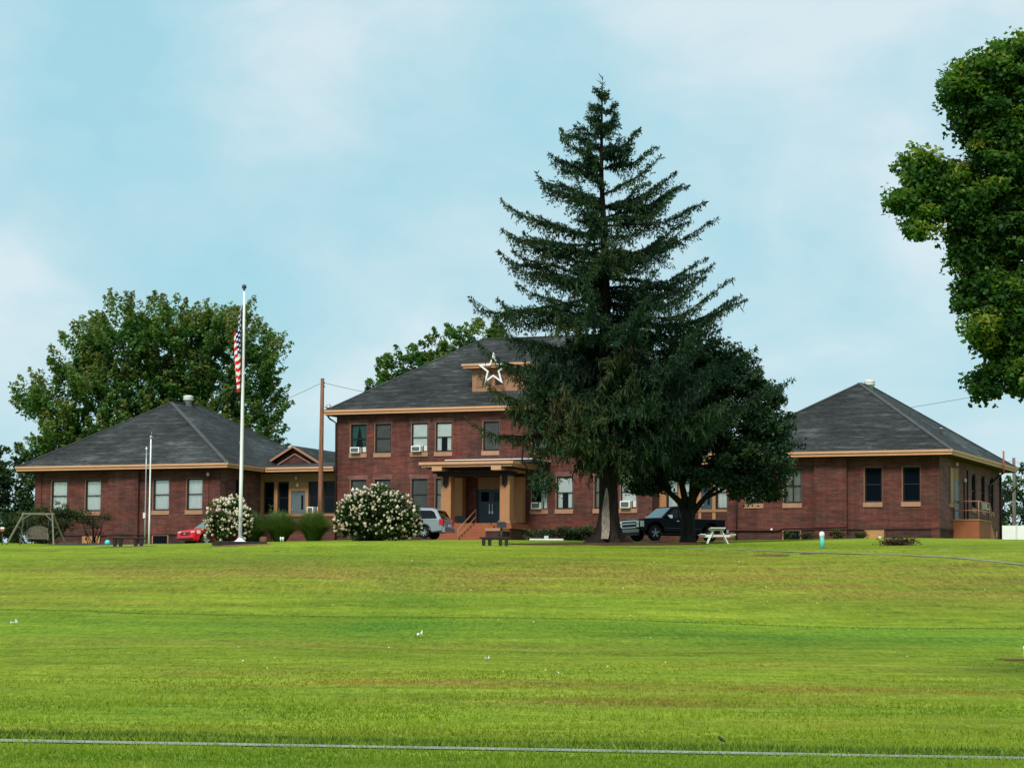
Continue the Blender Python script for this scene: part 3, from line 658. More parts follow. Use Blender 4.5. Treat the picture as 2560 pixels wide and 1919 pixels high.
# ---------- main block
mt0, mt1, mb1 = -11.78, 9.03, 14.9; MO = ((mt0+mt1)/2, 0, 6.9)
MAIN = building('main_building', 'two-storey brick main block with hipped roof, dormer and columned porch', MO[0], MO[1])
MF = front(0.0)
up = [(-10.86, -9.69, 'pair'), (-9.18, -8.03, 'blind'), (-6.70, -5.54, 'full'), (-5.08, -3.92, 'upper'), (-1.92, -.80, 'blind'), (1.3, 2.4, 'blind'), (2.92, 4.03, 'white'), (5.35, 6.44, 'dim'), (7.0, 8.1, 'blind')]  # third and fourth: pale cloth put in for sky reflected in the panes
lo = [(-10.81, -9.67, 'blind'), (-9.18, -8.03, 'blind'), (-6.67, -5.54, 'blind'), (-5.06, -3.92, 'dim'), (1.29, 2.41, 'half'), (2.9, 4.03, 'upper'), (5.33, 6.44, 'dim'), (7.0, 8.1, 'full')]
DX0, DX1 = -2.27, -.45
holes = [(a, b, 12.82, 14.66) for a, b, _ in up]+[(a, b, 9.22, 11.22) for a, b, _ in lo]+[(DX0, DX1, 8.33, 11.23)]
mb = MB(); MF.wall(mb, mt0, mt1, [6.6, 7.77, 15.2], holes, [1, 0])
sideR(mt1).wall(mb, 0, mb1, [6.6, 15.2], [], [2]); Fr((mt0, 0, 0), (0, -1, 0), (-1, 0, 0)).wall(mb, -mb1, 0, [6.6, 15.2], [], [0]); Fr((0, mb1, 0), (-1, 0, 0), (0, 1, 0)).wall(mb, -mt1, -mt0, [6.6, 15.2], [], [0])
mb.build('wall', ['brick', 'brick_base', 'brick_brightened'], MAIN, MO)
mb = MB(); MF.box(mb, mt0, -4.3, 7.70, 7.79, 0, .07); MF.box(mb, 1.25, mt1, 7.70, 7.79, 0, .07); mb.build('water_table', 'brick_base', MAIN, MO)
for a, b, c in up: window(MAIN, MO, MF, a, b, 12.82, 14.66, c)
for a, b, c in lo: window(MAIN, MO, MF, a, b, 9.22, 11.22, c)
# lintel courses
for k, z in ((up, 14.66), (lo, 11.22)):
    for a, b, _ in k: mb = MB(); MF.box(mb, a-.12, b+.12, z, z+.245, 0, .012); mb.build('lintel', 'brick_brightened', MAIN, MO)
ov = .6; e0, e1, f0, f1 = mt0-ov, mt1+ov, -ov, mb1+ov
mb = MB(); mb.box(e0+.08, e1-.08, f0+.08, f1-.08, 15.19, 15.225); mb.build('soffit', 'soffit', MAIN, MO)
mb = MB(); ring(mb, e0, e1, f0, f1, 15.225, 15.375, .06); mb.build('fascia', 'trim_tan', MAIN, MO)
mb = MB(); ring(mb, e0-.07, e1+.07, f0-.07, f1+.07, 15.38, 15.51, .13); mb.build('gutter', 'trim_tan', MAIN, MO)
zr = 15.495; RA, RB = (-4.9, 6.95, 20.5), (2.2, 6.95, 20.5); Ec = [(e0, f0, zr), (e1, f0, zr), (e1, f1, zr), (e0, f1, zr)]
mb = MB(); mb.quad(Ec[0], Ec[1], RB, RA); mb.quad(Ec[1], Ec[2], RB); mb.quad(Ec[2], Ec[3], RA, RB); mb.quad(Ec[3], Ec[0], RA); mb.build('roof', 'shingle', MAIN, MO)
caps(MAIN, MO, [(Ec[0], RA), (Ec[1], RB), (Ec[2], RB), (Ec[3], RA), (RA, RB)], .24)
pipe(MAIN, MO, [(mt0-.5, -.45, 15.3), (mt0-.35, -.3, 15.0), (mt0+.0, -.09, 14.75), (mt0+.06, -.09, 7.2)], .06)
# dormer
d0, d1, db = -3.05, .47, 1.0; rs = 5/7.55
mb = MB(); zb = zr+rs*(db+ov)
mb.quad((d0, db, zb-.05), (d1, db, zb-.05), (d1, db, 17.95), (d0, db, 17.95)); be = (17.95-zr)/rs-ov
mb.quad((d1, db, zb-.05), (d1, be, 17.95), (d1, db, 17.95)); mb.quad((d0, be, 17.95), (d0, db, zb-.05), (d0, db, 17.95)); DM = mb.build('dormer', 'sill_tan', MAIN, MO)
mb = MB()
for k in range(30): xx = d0+.06+k*(d1-d0-.1)/29; mb.box(xx-.012, xx+.012, db-.015, db, zb, 17.95)
mb.build('board_batten', 'trim_shade', DM, MO)
mb = MB(); mb.box(d0-.42, d1+.42, db-.5, be+.3, 17.97, 18.1); mb.box(d0-.50, d1+.50, db-.58, be+.5, 18.105, 18.24); mb.build('dormer_cornice', 'trim_tan', DM, MO)
mb = MB(); bt = (18.7-zr)/rs-ov; mb.quad((d0-.48, db-.56, 18.245), (d1+.48, db-.56, 18.245), (d1+.1, bt, 18.74), (d0-.1, bt, 18.74)); mb.quad((d1+.48, db-.56, 18.245), (d1+.48, bt-.5, 18.245), (d1+.1, bt, 18.74)); mb.quad((d0-.48, bt-.5, 18.245), (d0-.48, db-.56, 18.245), (d0-.1, bt, 18.74)); mb.build('dormer_roof', 'shingle', DM, MO)
for a, b in ((-2.74, -2.28), (-.30, .26)):
    mb = MB(); mb.box(a, b, db-.03, db-.016, 16.9, 17.55, 0)
    for k in range(9): z = 16.93+k*.068; mb.box(a+.03, b-.03, db-.045, db-.031, z, z+.035, 1)
    mb.box(a-.06, a, db-.05, db, 16.84, 17.61, 1); mb.box(b, b+.06, db-.05, db, 16.84, 17.61, 1); mb.box(a, b, db-.05, db, 17.55, 17.61, 1); mb.box(a, b, db-.05, db, 16.84, 16.9, 1)
    mb.build('louvre', ['trim_shade', 'sill_tan'], DM, MO)
mb = MB(); mb.box(-1.52, -1.05, db-.03, db-.016, 16.95, 17.45); mb.build('dormer_hatch', 'dark_wood', DM, MO)
# the star hung on the dormer
p = bw(-1.40, .40, 17.83); st = thing('star_ornament', 'large white outlined five-pointed star hung on the roof dormer', 'star', p, -TH)
ro, ri, wd = 1.07, .43, .12
def star_pts(ro, ri): return [((ro if k % 2 == 0 else ri)*math.sin(math.pi*k/5), (ro if k % 2 == 0 else ri)*math.cos(math.pi*k/5)) for k in range(10)]
mb = MB(); O_, I_ = star_pts(ro, ri), star_pts(ro-.30, ri-.115)
for k in range(10):
    k2 = (k+1) % 10; a, b, c, d = O_[k], O_[k2], I_[k2], I_[k]
    mb.hexa([(a[0], -.04, a[1]), (b[0], -.04, b[1]), (c[0], -.04, c[1]), (d[0], -.04, d[1]), (a[0], .04, a[1]), (b[0], .04, b[1]), (c[0], .04, c[1]), (d[0], .04, d[1])])
mb.build('star_frame', 'white', st)
mb = MB(); mb.bar((-.3, .06, 0), (-.3, .5, -.2), .04); mb.bar((.3, .06, 0), (.3, .5, -.2), .04); mb.bar((-.45, .06, 0), (.45, .06, 0), .04); mb.build('bracket', 'dark_wood', st)

# porch
mb = MB(); mb.box(-4.2, 1.65, -4.0, 0, 11.62, 11.76); mb.box(-4.32, 1.77, -4.12, 0, 11.765, 11.92); PR = mb.build('porch_roof', 'trim_tan', MAIN, MO)
mb = MB(); mb.box(-4.0, 1.45, -3.8, -.01, 11.56, 11.615); mb.build('porch_ceiling', 'soffit', PR, MO)
mb = MB(); mb.box(-3.05, 2.5, -2.9, -.01, 11.925, 12.07, 0); mb.box(-3.12, 2.57, -2.97, -.01, 12.075, 12.12, 1); mb.build('roof_curb', ['metal_dark', 'white'], PR, MO)
for a in (-3.5, .33):
    mb = MB(); mb.box(a, a+.64, -3.98, -.02, 11.40, 11.555); mb.box(a, a+.64, -4.02, -3.99, 11.40, 11.74); mb.build('beam_end', 'trim_tan', PR, MO)
mb = MB(); mb.box(-3.75, 1.30, -3.35, -2.2, 11.30, 11.395); mb.box(-3.55, 1.2, -3.15, -2.35, 11.12, 11.295); mb.build('porch_beam', 'dark_wood', PR, MO)
for a, b in ((-3.33, -2.69), (.49, 1.12)):
    mb = MB(); mb.box(a, b, -3.0, -2.38, 8.45, 11.12); cl = mb.build('column', 'column_tan', MAIN, MO)
    mb = MB(); mb.box(a-.06, b+.06, -3.06, -2.32, 8.15, 8.445); mb.build('column_base', 'sill_tan', cl, MO)
    m_ = (a+b)/2; mb = MB(); P_ = [(m_-.17, 11.12), (m_-.17, 10.62), (m_, 10.42), (m_+.17, 10.62), (m_+.17, 11.12)]
    mb.add([(x, -3.06, z) for x, z in P_]+[(x, -3.003, z) for x, z in P_], [[0, 1, 2, 3, 4], [0, 5, 6, 1], [1, 6, 7, 2], [2, 7, 8, 3], [3, 8, 9, 4]]); mb.build('column_pendant', 'dark_wood', cl, MO)
for a, b in ((-3.62, -2.98), (.24, .94)):
    mb = MB(); mb.box(a, b, -.55, -.01, 8.85 if a < -1 else 8.40, 11.17); mb.build('pilaster', 'column_tan', MAIN, MO)
mb = MB(); mb.box(-3.85, .0, -3.2, -.01, 6.6, 8.3); mb.box(.0, 1.3, -3.2, -.01, 6.6, 7.9, 1); mb.box(-.0, 1.36, -3.26, -.01, 7.95, 8.14, 0); mb.box(.05, 1.3, -3.2, -.01, 8.141, 8.3, 0)
mb.build('porch_floor', ['step_terracotta', 'brick_base'], MAIN, MO)
mb = MB(); nst = 6
for k in range(nst): mb.box(-3.05, .30, -3.21-.31*(k+1), -3.21-.31*k, 6.6, 8.14-.18*k)
mb.build('front_steps', 'step_terracotta', MAIN, MO, bevel=.012)
mb = MB(); mb.box(.305, 1.2, -4.7, -3.27, 6.6, 7.75, 0); mb.box(.28, 1.24, -4.75, -3.27, 7.755, 7.93, 1); mb.build('cheek_wall', ['brick_base', 'sill_tan'], MAIN, MO); mb = MB(); mb.box(-3.8, -3.06, -4.7, -3.21, 6.6, 7.75, 0); mb.box(-3.84, -3.055, -4.75, -3.21, 7.755, 7.93, 1); mb.build('cheek_wall', ['brick_base', 'sill_tan'], MAIN, MO)
mb = MB()
for dx in (0,):
    mb.tube([(-1.35, -4.95, 7.0), (-1.35, -4.95, 7.85), (-1.0, -3.1, 9.1), (-1.0, -3.1, 8.3)], .03); mb.tube([(-1.35, -4.95, 7.42), (-1.0, -3.1, 8.68)], .028)
mb.build('handrail', 'sill_tan', MAIN, MO)
# entrance doors
mb = MB(); MF.box(mb, DX0, DX1, 10.5, 11.23, -.2, -.1); mb.build('door_transom', 'trim_shade', MAIN, MO)
mb = MB(); MF.box(mb, DX0, DX0+.09, 8.3, 10.5, -.25, -.1); MF.box(mb, DX1-.05, DX1, 8.3, 10.5, -.25, -.1); mb.build('door_frame', 'door_blue', MAIN, MO)
for a, b, s_ in ((DX0+.09, -1.36, 1), (-1.35, DX1-.05, -1)):
    mb = MB(); MF.box(mb, a, b, 8.32, 10.5, -.22, -.14); q = mb.build('door', 'door_blue', MAIN, MO)
    mb = MB(); MF.box(mb, a+.15, b-.15, 9.75, 10.32, -.139, -.132); mb.build('door_glass', 'dark_glass', q, MO)
    mb = MB(); hx = b-.09 if s_ > 0 else a+.09; mb.bar(MF.P(hx, 9.1, -.07), MF.P(hx, 9.62, -.07), .035); MF.box(mb, hx-.05, hx+.05, 9.0, 9.16, -.139, -.06); mb.build('handle', 'white', q, MO)
wall_lamp(MAIN, MO, MF.P(-2.35, 11.34, 0), MF.n)
mb = MB(); MF.box(mb, -3.4, -2.75, 8.32, 8.84, .3, .6); mb.build('planter_box', 'grey_dark', MAIN, MO)
air_conditioner(MF, B2W, -10.72, -9.76, 12.84, .36, 'white air conditioner in the upstairs corner window, green drapes above it')
air_conditioner(MF, B2W, -6.56, -5.6, 12.84, .36, 'white air conditioner in the pale upstairs window above the silver van')
air_conditioner(MF, B2W, 1.40, 2.36, 9.24, .40, 'white air conditioner in the ground-floor window just right of the porch')
air_conditioner(MF, B2W, 7.1, 8.05, 9.24, .42, 'white air conditioner in the window between spruce trunk and black truck')

# ------------------------------------------------------------------ vehicles (x forward, y left, z up)
def arch(cx, r, z0, n=9):
    return [(cx+r*math.cos(math.pi*k/(n-1)), z0+r*math.sin(math.pi*k/(n-1))) for k in range(n)]
def offset2(P, d):
    out = []
    n = len(P); A = sum(P[i][0]*P[(i+1) % n][1]-P[(i+1) % n][0]*P[i][1] for i in range(n)); s = 1 if A > 0 else -1
    for i in range(n):
        a, b, c = Vector(P[i-1]), Vector(P[i]), Vector(P[(i+1) % n])
        n1 = (b-a).normalized(); n2 = (c-b).normalized(); n1 = Vector((-n1.y, n1.x))*s; n2 = Vector((-n2.y, n2.x))*s
        m = n1+n2; m = m/max(.6, m.length_squared/2) if m.length > .1 else n1
        q = b+m*d; out.append((q.x, q.y))
    return out
def slab(mb, P, w, ch=.07, mat=0, wz=None):
    """side outline P (x,z) swept across the width with chamfered edges; wz(z) gives the half width"""
    wz = wz or (lambda z: w); Q = offset2(P, ch*.8); n = len(P)
    lay = [[(x, wz(z), z) for x, z in Q], [(x, wz(z)-ch*.35, z) for x, z in offset2(P, ch*.25)], [(x, wz(z)-ch, z) for x, z in P]]
    lay = lay+[[(x, -y, z) for x, y, z in L] for L in lay[::-1]]
    o = len(mb.v)
    for L in lay: mb.v += L
    A = sum(P[i][0]*P[(i+1) % n][1]-P[(i+1) % n][0]*P[i][1] for i in range(n))
    for j in range(len(lay)-1):
        for i in range(n):
            f = [o+j*n+i, o+j*n+(i+1) % n, o+(j+1)*n+(i+1) % n, o+(j+1)*n+i]; mb.f.append(f if A < 0 else f[::-1]); mb.m.append(mat); mb.sm.append(False)
    e = o+(len(lay)-1)*n
    f = [o+i for i in range(n)]; mb.f.append(f[::-1] if A > 0 else f); mb.f.append([e+i for i in range(n)] if A > 0 else [e+i for i in range(n)][::-1]); mb.m += [mat, mat]; mb.sm += [False, False]
    mb.f[-2] = mb.f[-2][::-1]; mb.f[-1] = mb.f[-1][::-1]
def wheel(par, x, y, r, w, rim, side, spokes=5):
    mb = MB(); h = w/2; mb.lathe([(r*.62, -h), (r*.9, -h), (r, -h*.6), (r, h*.6), (r*.9, h), (r*.62, h)], (x, y, r), 28, 'y'); t = mb.build('wheel', 'tyre', par)
    mb = MB(); yo = y+side*h*.55; s = side
    mb.lathe([(r*.61, -.02), (r*.61, .02)] , (x, yo-s*.03, r), 24, 'y', 1)
    ringp = [(r*.64, -h*.5), (r*.64, h*.48), (r*.56, h*.48), (r*.56, -h*.5)]
    mb.lathe(ringp, (x, y, r), 28, 'y', 0)
    for k in range(spokes):
        a = 2*math.pi*k/spokes+.3; c_, s_ = math.cos(a), math.sin(a)
        mb.bar((x+c_*.04, yo+s*.03, r+s_*.04), (x+c_*r*.59, yo+s*.03, r+s_*r*.59), .085 if spokes == 5 else .06, .05, 0, (0, 1, 0))
    mb.lathe([(.08, -.04), (.08, .04)], (x, yo+s*.02, r), 14, 'y', 0)
    mb.build('rim', [rim, 'black_plastic'], t)
def polyplate(mb, pts, d=None, mat=0): mb.add(pts, [list(range(len(pts)))], mat)

def vehicle(name, label, loc, rz, cfg):
    t = thing(name, label, cfg['cat'], loc, rz); w = cfg['w']; pm = cfg['paint']
    body = cfg['body']; gh = cfg['gh']; wb = cfg['wz']
    mb = MB(); slab(mb, body, w, .09); mb.build('body', pm, t)
    wz = lambda z: w-.06-(z-wb)*cfg['taper']
    mb = MB(); slab(mb, gh, w, .06, wz=wz); mb.build('cabin', pm, t)
    for win in cfg['side']:
        for s in (1, -1):
            mb = MB(); L = [(x, s*(wz(z)+.006), z) for x, z in win]; mb.add(L if s < 0 else L[::-1], [list(range(len(L)))]); mb.build('side_window', 'car_glass', t)
    for nm, (x0, z0, x1, z1), gl in cfg['glass']:
        n = Vector((z1-z0, 0, -(x1-x0))).normalized(); n = n if n.x*(1 if nm == 'windscreen' else -1) > 0 else -n; n *= .012
        a, b = wz(z0)-.1, wz(z1)-.1; mb = MB(); P = [Vector((x0, a, z0))+n, Vector((x1, b, z1))+n, Vector((x1, -b, z1))+n, Vector((x0, -a, z0))+n]
        mb.add(P, [[0, 1, 2, 3]]); mb.build(nm, gl, t)
    for x in cfg['wheels']:
        for s in (1, -1): wheel(t, x, s*(w-.12), cfg['r'], .23, cfg['rim'], s, cfg.get('spokes', 5))
    for nm, mat, boxes in cfg['bits']:
        for bx in boxes:
            mb = MB()
            for q in (bx if isinstance(bx[0], tuple) else [bx]): mb.box(*q)
            mb.build(nm, mat, t, bevel=.012)
    return t
both = lambda *q: [q, (q[0], q[1], -q[3], -q[2], q[4], q[5])]
# black pickup
zl = .52
truck = dict(cat='pickup truck', w=1.0, paint='paint_black', r=.41, rim='rim_grey', wheels=(1.78, -1.72), wz=1.12, taper=.20,
    body=[(-2.75, .55), (-2.2, .52)]+[(x, z) for x, z in arch(-1.72, .48, .50)][::-1]+[(-1.2, .42), (1.28, .42)]+arch(1.78, .48, .50)[::-1]+[(2.35, .46), (2.72, .48), (2.80, .62), (2.80, 1.02), (2.72, 1.14), (2.3, 1.19), (1.35, 1.24), (1.1, 1.22), (-.75, 1.20), (-.80, 1.24), (-2.72, 1.24), (-2.78, 1.15)],
    gh=[(1.35, 1.18), (.62, 1.80), (.40, 1.87), (-.45, 1.88), (-.62, 1.82), (-.78, 1.18)],
    side=[[(1.02, 1.24), (.52, 1.72), (.30, 1.77), (.30, 1.24)], [(.22, 1.24), (.22, 1.77), (-.42, 1.77), (-.58, 1.24)]],
    glass=[('windscreen', (1.30, 1.24, .66, 1.78), 'windscreen'), ('rear_window', (-.77, 1.26, -.64, 1.76), 'car_glass')],
    bits=[('grille', 'black_plastic', [(2.79, 2.815, -.72, .72, .70, 1.06)]), ('grille_bar', 'chrome', [(2.80, 2.84, -.74, .74, .99, 1.07), (2.80, 2.84, -.70, .70, .85, .91), (2.80, 2.84, -.72, .72, .66, .71)]),
          ('bumper', 'rim_grey', [(2.78, 2.90, -.96, .96, .42, .60)]), ('air_dam', 'black_plastic', [(2.70, 2.84, -.9, .9, .26, .42)]),
          ('headlight', 'lamp_clear', [((2.74, 2.822, .74, .955, .70, .86), (2.74, 2.822, .74, .955, .89, 1.05), (2.50, 2.74, .92, 1.004, .72, 1.04)), ((2.74, 2.822, -.955, -.74, .70, .86), (2.74, 2.822, -.955, -.74, .89, 1.05), (2.50, 2.74, -1.004, -.92, .72, 1.04))]),
          ('tail_light', 'lamp_red', both(-2.80, -2.62, .84, 1.005, .82, 1.18)), ('mirror', 'chrome', both(.86, 1.02, 1.0, 1.24, 1.20, 1.38)),
          ('door_handle', 'chrome', both(.30, .46, 1.0, 1.025, 1.05, 1.09)+both(-.55, -.40, 1.0, 1.025, 1.05, 1.09)), ('side_trim', 'grey_dark', both(-1.1, 1.2, .995, 1.015, .66, .70)),
          ('rear_bumper', 'rim_silver', [(-2.9, -2.76, -.95, .95, .50, .68)]), ('running_board', 'black_plastic', both(-1.1, 1.2, .86, 1.0, .36, .42))])
tx, ty = 8.75, 147.3
vehicle('pickup_truck', 'black crew-cab pickup truck with chrome grille parked behind the trees', (tx, ty, g(tx, ty)+.02), math.pi+R(29), truck)
van = dict(cat='minivan', w=.98, paint='paint_silver', r=.33, rim='rim_silver', wheels=(1.62, -1.45), wz=1.02, taper=.22, spokes=7,
    body=[(-2.55, .40), (-1.95, .32)]+arch(-1.45, .40, .38)[::-1]+[(-.95, .26), (1.15, .26)]+arch(1.62, .40, .38)[::-1]+[(2.15, .30), (2.5, .32), (2.58, .5), (2.52, .82), (2.1, .98), (1.55, 1.06), (.8, 1.08), (-2.42, 1.10), (-2.56, 1.0), (-2.60, .62)],
    gh=[(1.72, 1.02), (.85, 1.62), (.45, 1.72), (-.6, 1.76), (-1.9, 1.72), (-2.15, 1.62), (-2.50, 1.04)],
    side=[[(1.15, 1.10), (.62, 1.55), (.25, 1.58), (.25, 1.10)], [(.18, 1.10), (.18, 1.58), (-.80, 1.60), (-.80, 1.10)], [(-.87, 1.10), (-.87, 1.60), (-1.85, 1.58), (-2.02, 1.50), (-2.22, 1.12)]],
    glass=[('windscreen', (1.66, 1.08, .92, 1.58), 'windscreen'), ('rear_window', (-2.46, 1.12, -2.2, 1.58), 'car_glass')],
    bits=[('tail_light', 'lamp_red', both(-2.60, -2.36, .80, .99, .74, 1.10)), ('rear_bumper', 'paint_silver', [(-2.70, -2.5, -.93, .93, .36, .62)]), ('bumper_strip', 'chrome', [(-2.715, -2.699, -.9, .9, .56, .585)]), ('headlight', 'lamp_clear', both(2.30, 2.54, .62, .95, .66, .86)),
          ('mirror', 'paint_silver', both(1.05, 1.2, .98, 1.18, 1.08, 1.24)), ('door_handle', 'chrome', both(.2, .34, .985, 1.01, .92, .96)+both(-.75, -.6, .985, 1.01, .92, .96)), ('side_trim', 'chrome', both(-1.0, 1.1, .982, .998, .40, .43)), ('door_seam', 'black_plastic', both(-2.2, -.85, .978, .988, 1.045, 1.058)), ('number_plate', 'white', [(-2.705, -2.69, -.26, .26, .66, .80)]), ('grille', 'black_plastic', [(2.50, 2.60, -.5, .5, .5, .72)])])
vx, vy = -6.05, 156.9
vehicle('minivan', 'silver grey minivan parked by the porch steps, half hidden by the white-flowered bush', (vx, vy, g(vx, vy)+.05), math.pi-R(17), van)
suv = dict(cat='car', w=.92, paint='paint_red', r=.35, rim='rim_silver', wheels=(1.32, -1.28), wz=1.0, taper=.24,
    body=[(-2.15, .50), (-1.75, .42)]+arch(-1.28, .42, .40)[::-1]+[(-.8, .30), (.85, .30)]+arch(1.32, .42, .40)[::-1]+[(1.8, .32), (2.08, .36), (2.18, .52), (2.15, .80), (2.0, .93), (1.55, 1.03), (1.05, 1.08), (.6, 1.08), (-2.05, 1.08), (-2.18, .95)],
    gh=[(1.18, 1.04), (.40, 1.58), (.1, 1.66), (-1.4, 1.66), (-1.75, 1.58), (-2.08, 1.04)],
    side=[[(.82, 1.10), (.28, 1.52), (-.1, 1.55), (-.1, 1.10)], [(-.18, 1.10), (-.18, 1.55), (-.95, 1.55), (-1.05, 1.10)], [(-1.12, 1.10), (-1.02, 1.55), (-1.5, 1.52), (-1.85, 1.12)]],
    glass=[('windscreen', (1.12, 1.09, .45, 1.55), 'windscreen'), ('rear_window', (-2.05, 1.1, -1.8, 1.52), 'car_glass')],
    bits=[('grille', 'black_plastic', [((2.10, 2.18, -.48, .48, .66, .84), (2.14, 2.20, -.55, .55, .36, .50))]), ('grille_bar', 'paint_red', [(2.14, 2.20, -.5, .5, .735, .765)]), ('emblem', 'chrome', [(2.17, 2.215, -.09, .09, .70, .79)]),
          ('headlight', 'lamp_clear', [((1.96, 2.12, .52, .86, .68, .88), (1.72, 1.96, .76, .925, .74, .92)), ((1.96, 2.12, -.86, -.52, .68, .88), (1.72, 1.96, -.925, -.76, .74, .92))]), ('fog_light', 'black_plastic', both(2.08, 2.17, .58, .80, .40, .52)),
          ('tail_light', 'lamp_red', both(-2.16, -1.95, .72, .93, .75, 1.05)), ('mirror', 'paint_red', both(.62, .78, .92, 1.1, 1.06, 1.22))])
sx, sy = -16.5, 154.6
vehicle('parked_car', 'bright red small car nosing out from behind the flowering bush', (sx, sy, 6.42), math.pi+R(38), suv)

# ------------------------------------------------------------------ vegetation helpers
def unit(v): return v/np.maximum(np.linalg.norm(v, axis=-1, keepdims=True), 1e-9)
def leaf_quads(C, nrm, L, W, tl):
    """diamond leaves: centre, facing, length, width, tint -> V, F, T"""
    n = len(C); rnd = RNG.normal(size=(n, 3)); t = unit(np.cross(nrm, rnd)); b = np.cross(nrm, t)
    L = np.broadcast_to(np.asarray(L, float), n)[:, None]*.5; W = np.broadcast_to(np.asarray(W, float), n)[:, None]*.5
    k = (nrm*L*.25)
    V = np.stack([C-t*L, C+b*W+k, C+t*L, C-b*W+k], 1).reshape(-1, 3)
    return V, np.arange(4*n).reshape(-1, 4), np.repeat(tl, 4)
def crown(name, lobes, mat, parent, leaf=(.2, .14), per=70, dens=1.0, sig=.42, spray=0.0, shell=.45, up=.5, tintmul=.28, light=None, tint0=.32):
    """foliage clumps spread through ellipsoid lobes (local coordinates x,y,z,rx,ry,rz)"""
    Cs, Ns, Ts = [], [], []
    for (x, y, z, rx, ry, rz) in lobes:
        nc = max(4, int(dens*10*(rx*ry+ry*rz+rx*rz)/3/(sig*sig*4)))
        d = unit(RNG.normal(size=(nc, 3))); r = RNG.random(nc)**shell
        c = np.array([x, y, z])+d*r[:, None]*np.array([rx, ry, rz])
        for i in range(nc):
            m = int(per*(.5+RNG.random())); out = unit(d[i]+np.array([0, 0, up]))
            s = sig*(.65+.7*RNG.random())
            p = np.clip(RNG.normal(size=(m, 3)), -1.7, 1.7)*s*np.array([1, 1, .62])*.6
            if spray > 0:
                q = RNG.random(m)[:, None]; p = p*(1-.72*q)+out*q*spray*(.7+.6*RNG.random())
            Cs.append(c[i]+p); Ns.append(unit(RNG.normal(size=(m, 3))*.8+np.array([0, 0, .9])+out*.3))
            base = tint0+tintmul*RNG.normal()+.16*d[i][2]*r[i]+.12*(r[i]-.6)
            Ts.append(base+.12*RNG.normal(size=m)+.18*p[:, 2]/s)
    C = np.concatenate(Cs); NN = np.concatenate(Ns); T = np.concatenate(Ts); n = len(C)
    L = leaf[0]*(.65+.7*RNG.random(n)); W = leaf[1]*(.65+.7*RNG.random(n))
    V, F, TT = leaf_quads(C, NN, L, W, T)
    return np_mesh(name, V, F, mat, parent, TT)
def limbs(parent, base, lobes, r0, mat, fork=.35, n=None, name='branch'):
    mb = MB(); rd = random.Random(3)
    for (x, y, z, rx, ry, rz) in lobes:
        e = Vector((x, y, z)); b = Vector(base) if base else Vector((-.1, 0, max(3, z-.35))); k = rd.uniform(.2, .5)
        mid = b.lerp(e, .45)+Vector((rd.uniform(-.4, .4), rd.uniform(-.4, .4), -.15*(e-b).length*.4))
        mb.tube([b, b.lerp(mid, .5)+Vector((0, 0, .1)), mid, e], [r0, r0*.75, r0*.5, r0*.18], 7)
        for _ in range(4):
            q = e+Vector((rd.gauss(0, rx*.5), rd.gauss(0, ry*.5), rd.gauss(.3*rz, rz*.4))); mb.tube([mid.lerp(e, rd.uniform(.3, .9)), (mid+q)/2+Vector((0, 0, .1)), q], [r0*.3, r0*.2, r0*.06], 5)
    return mb.build(name, mat, parent)
def lob(L, depth=1.0, jit=.25):
    return [(x, (RNG.random()-.5)*2*jit*rx*2, z, rx, max(rx*depth, .5), rz) for x, z, rx, rz in L]

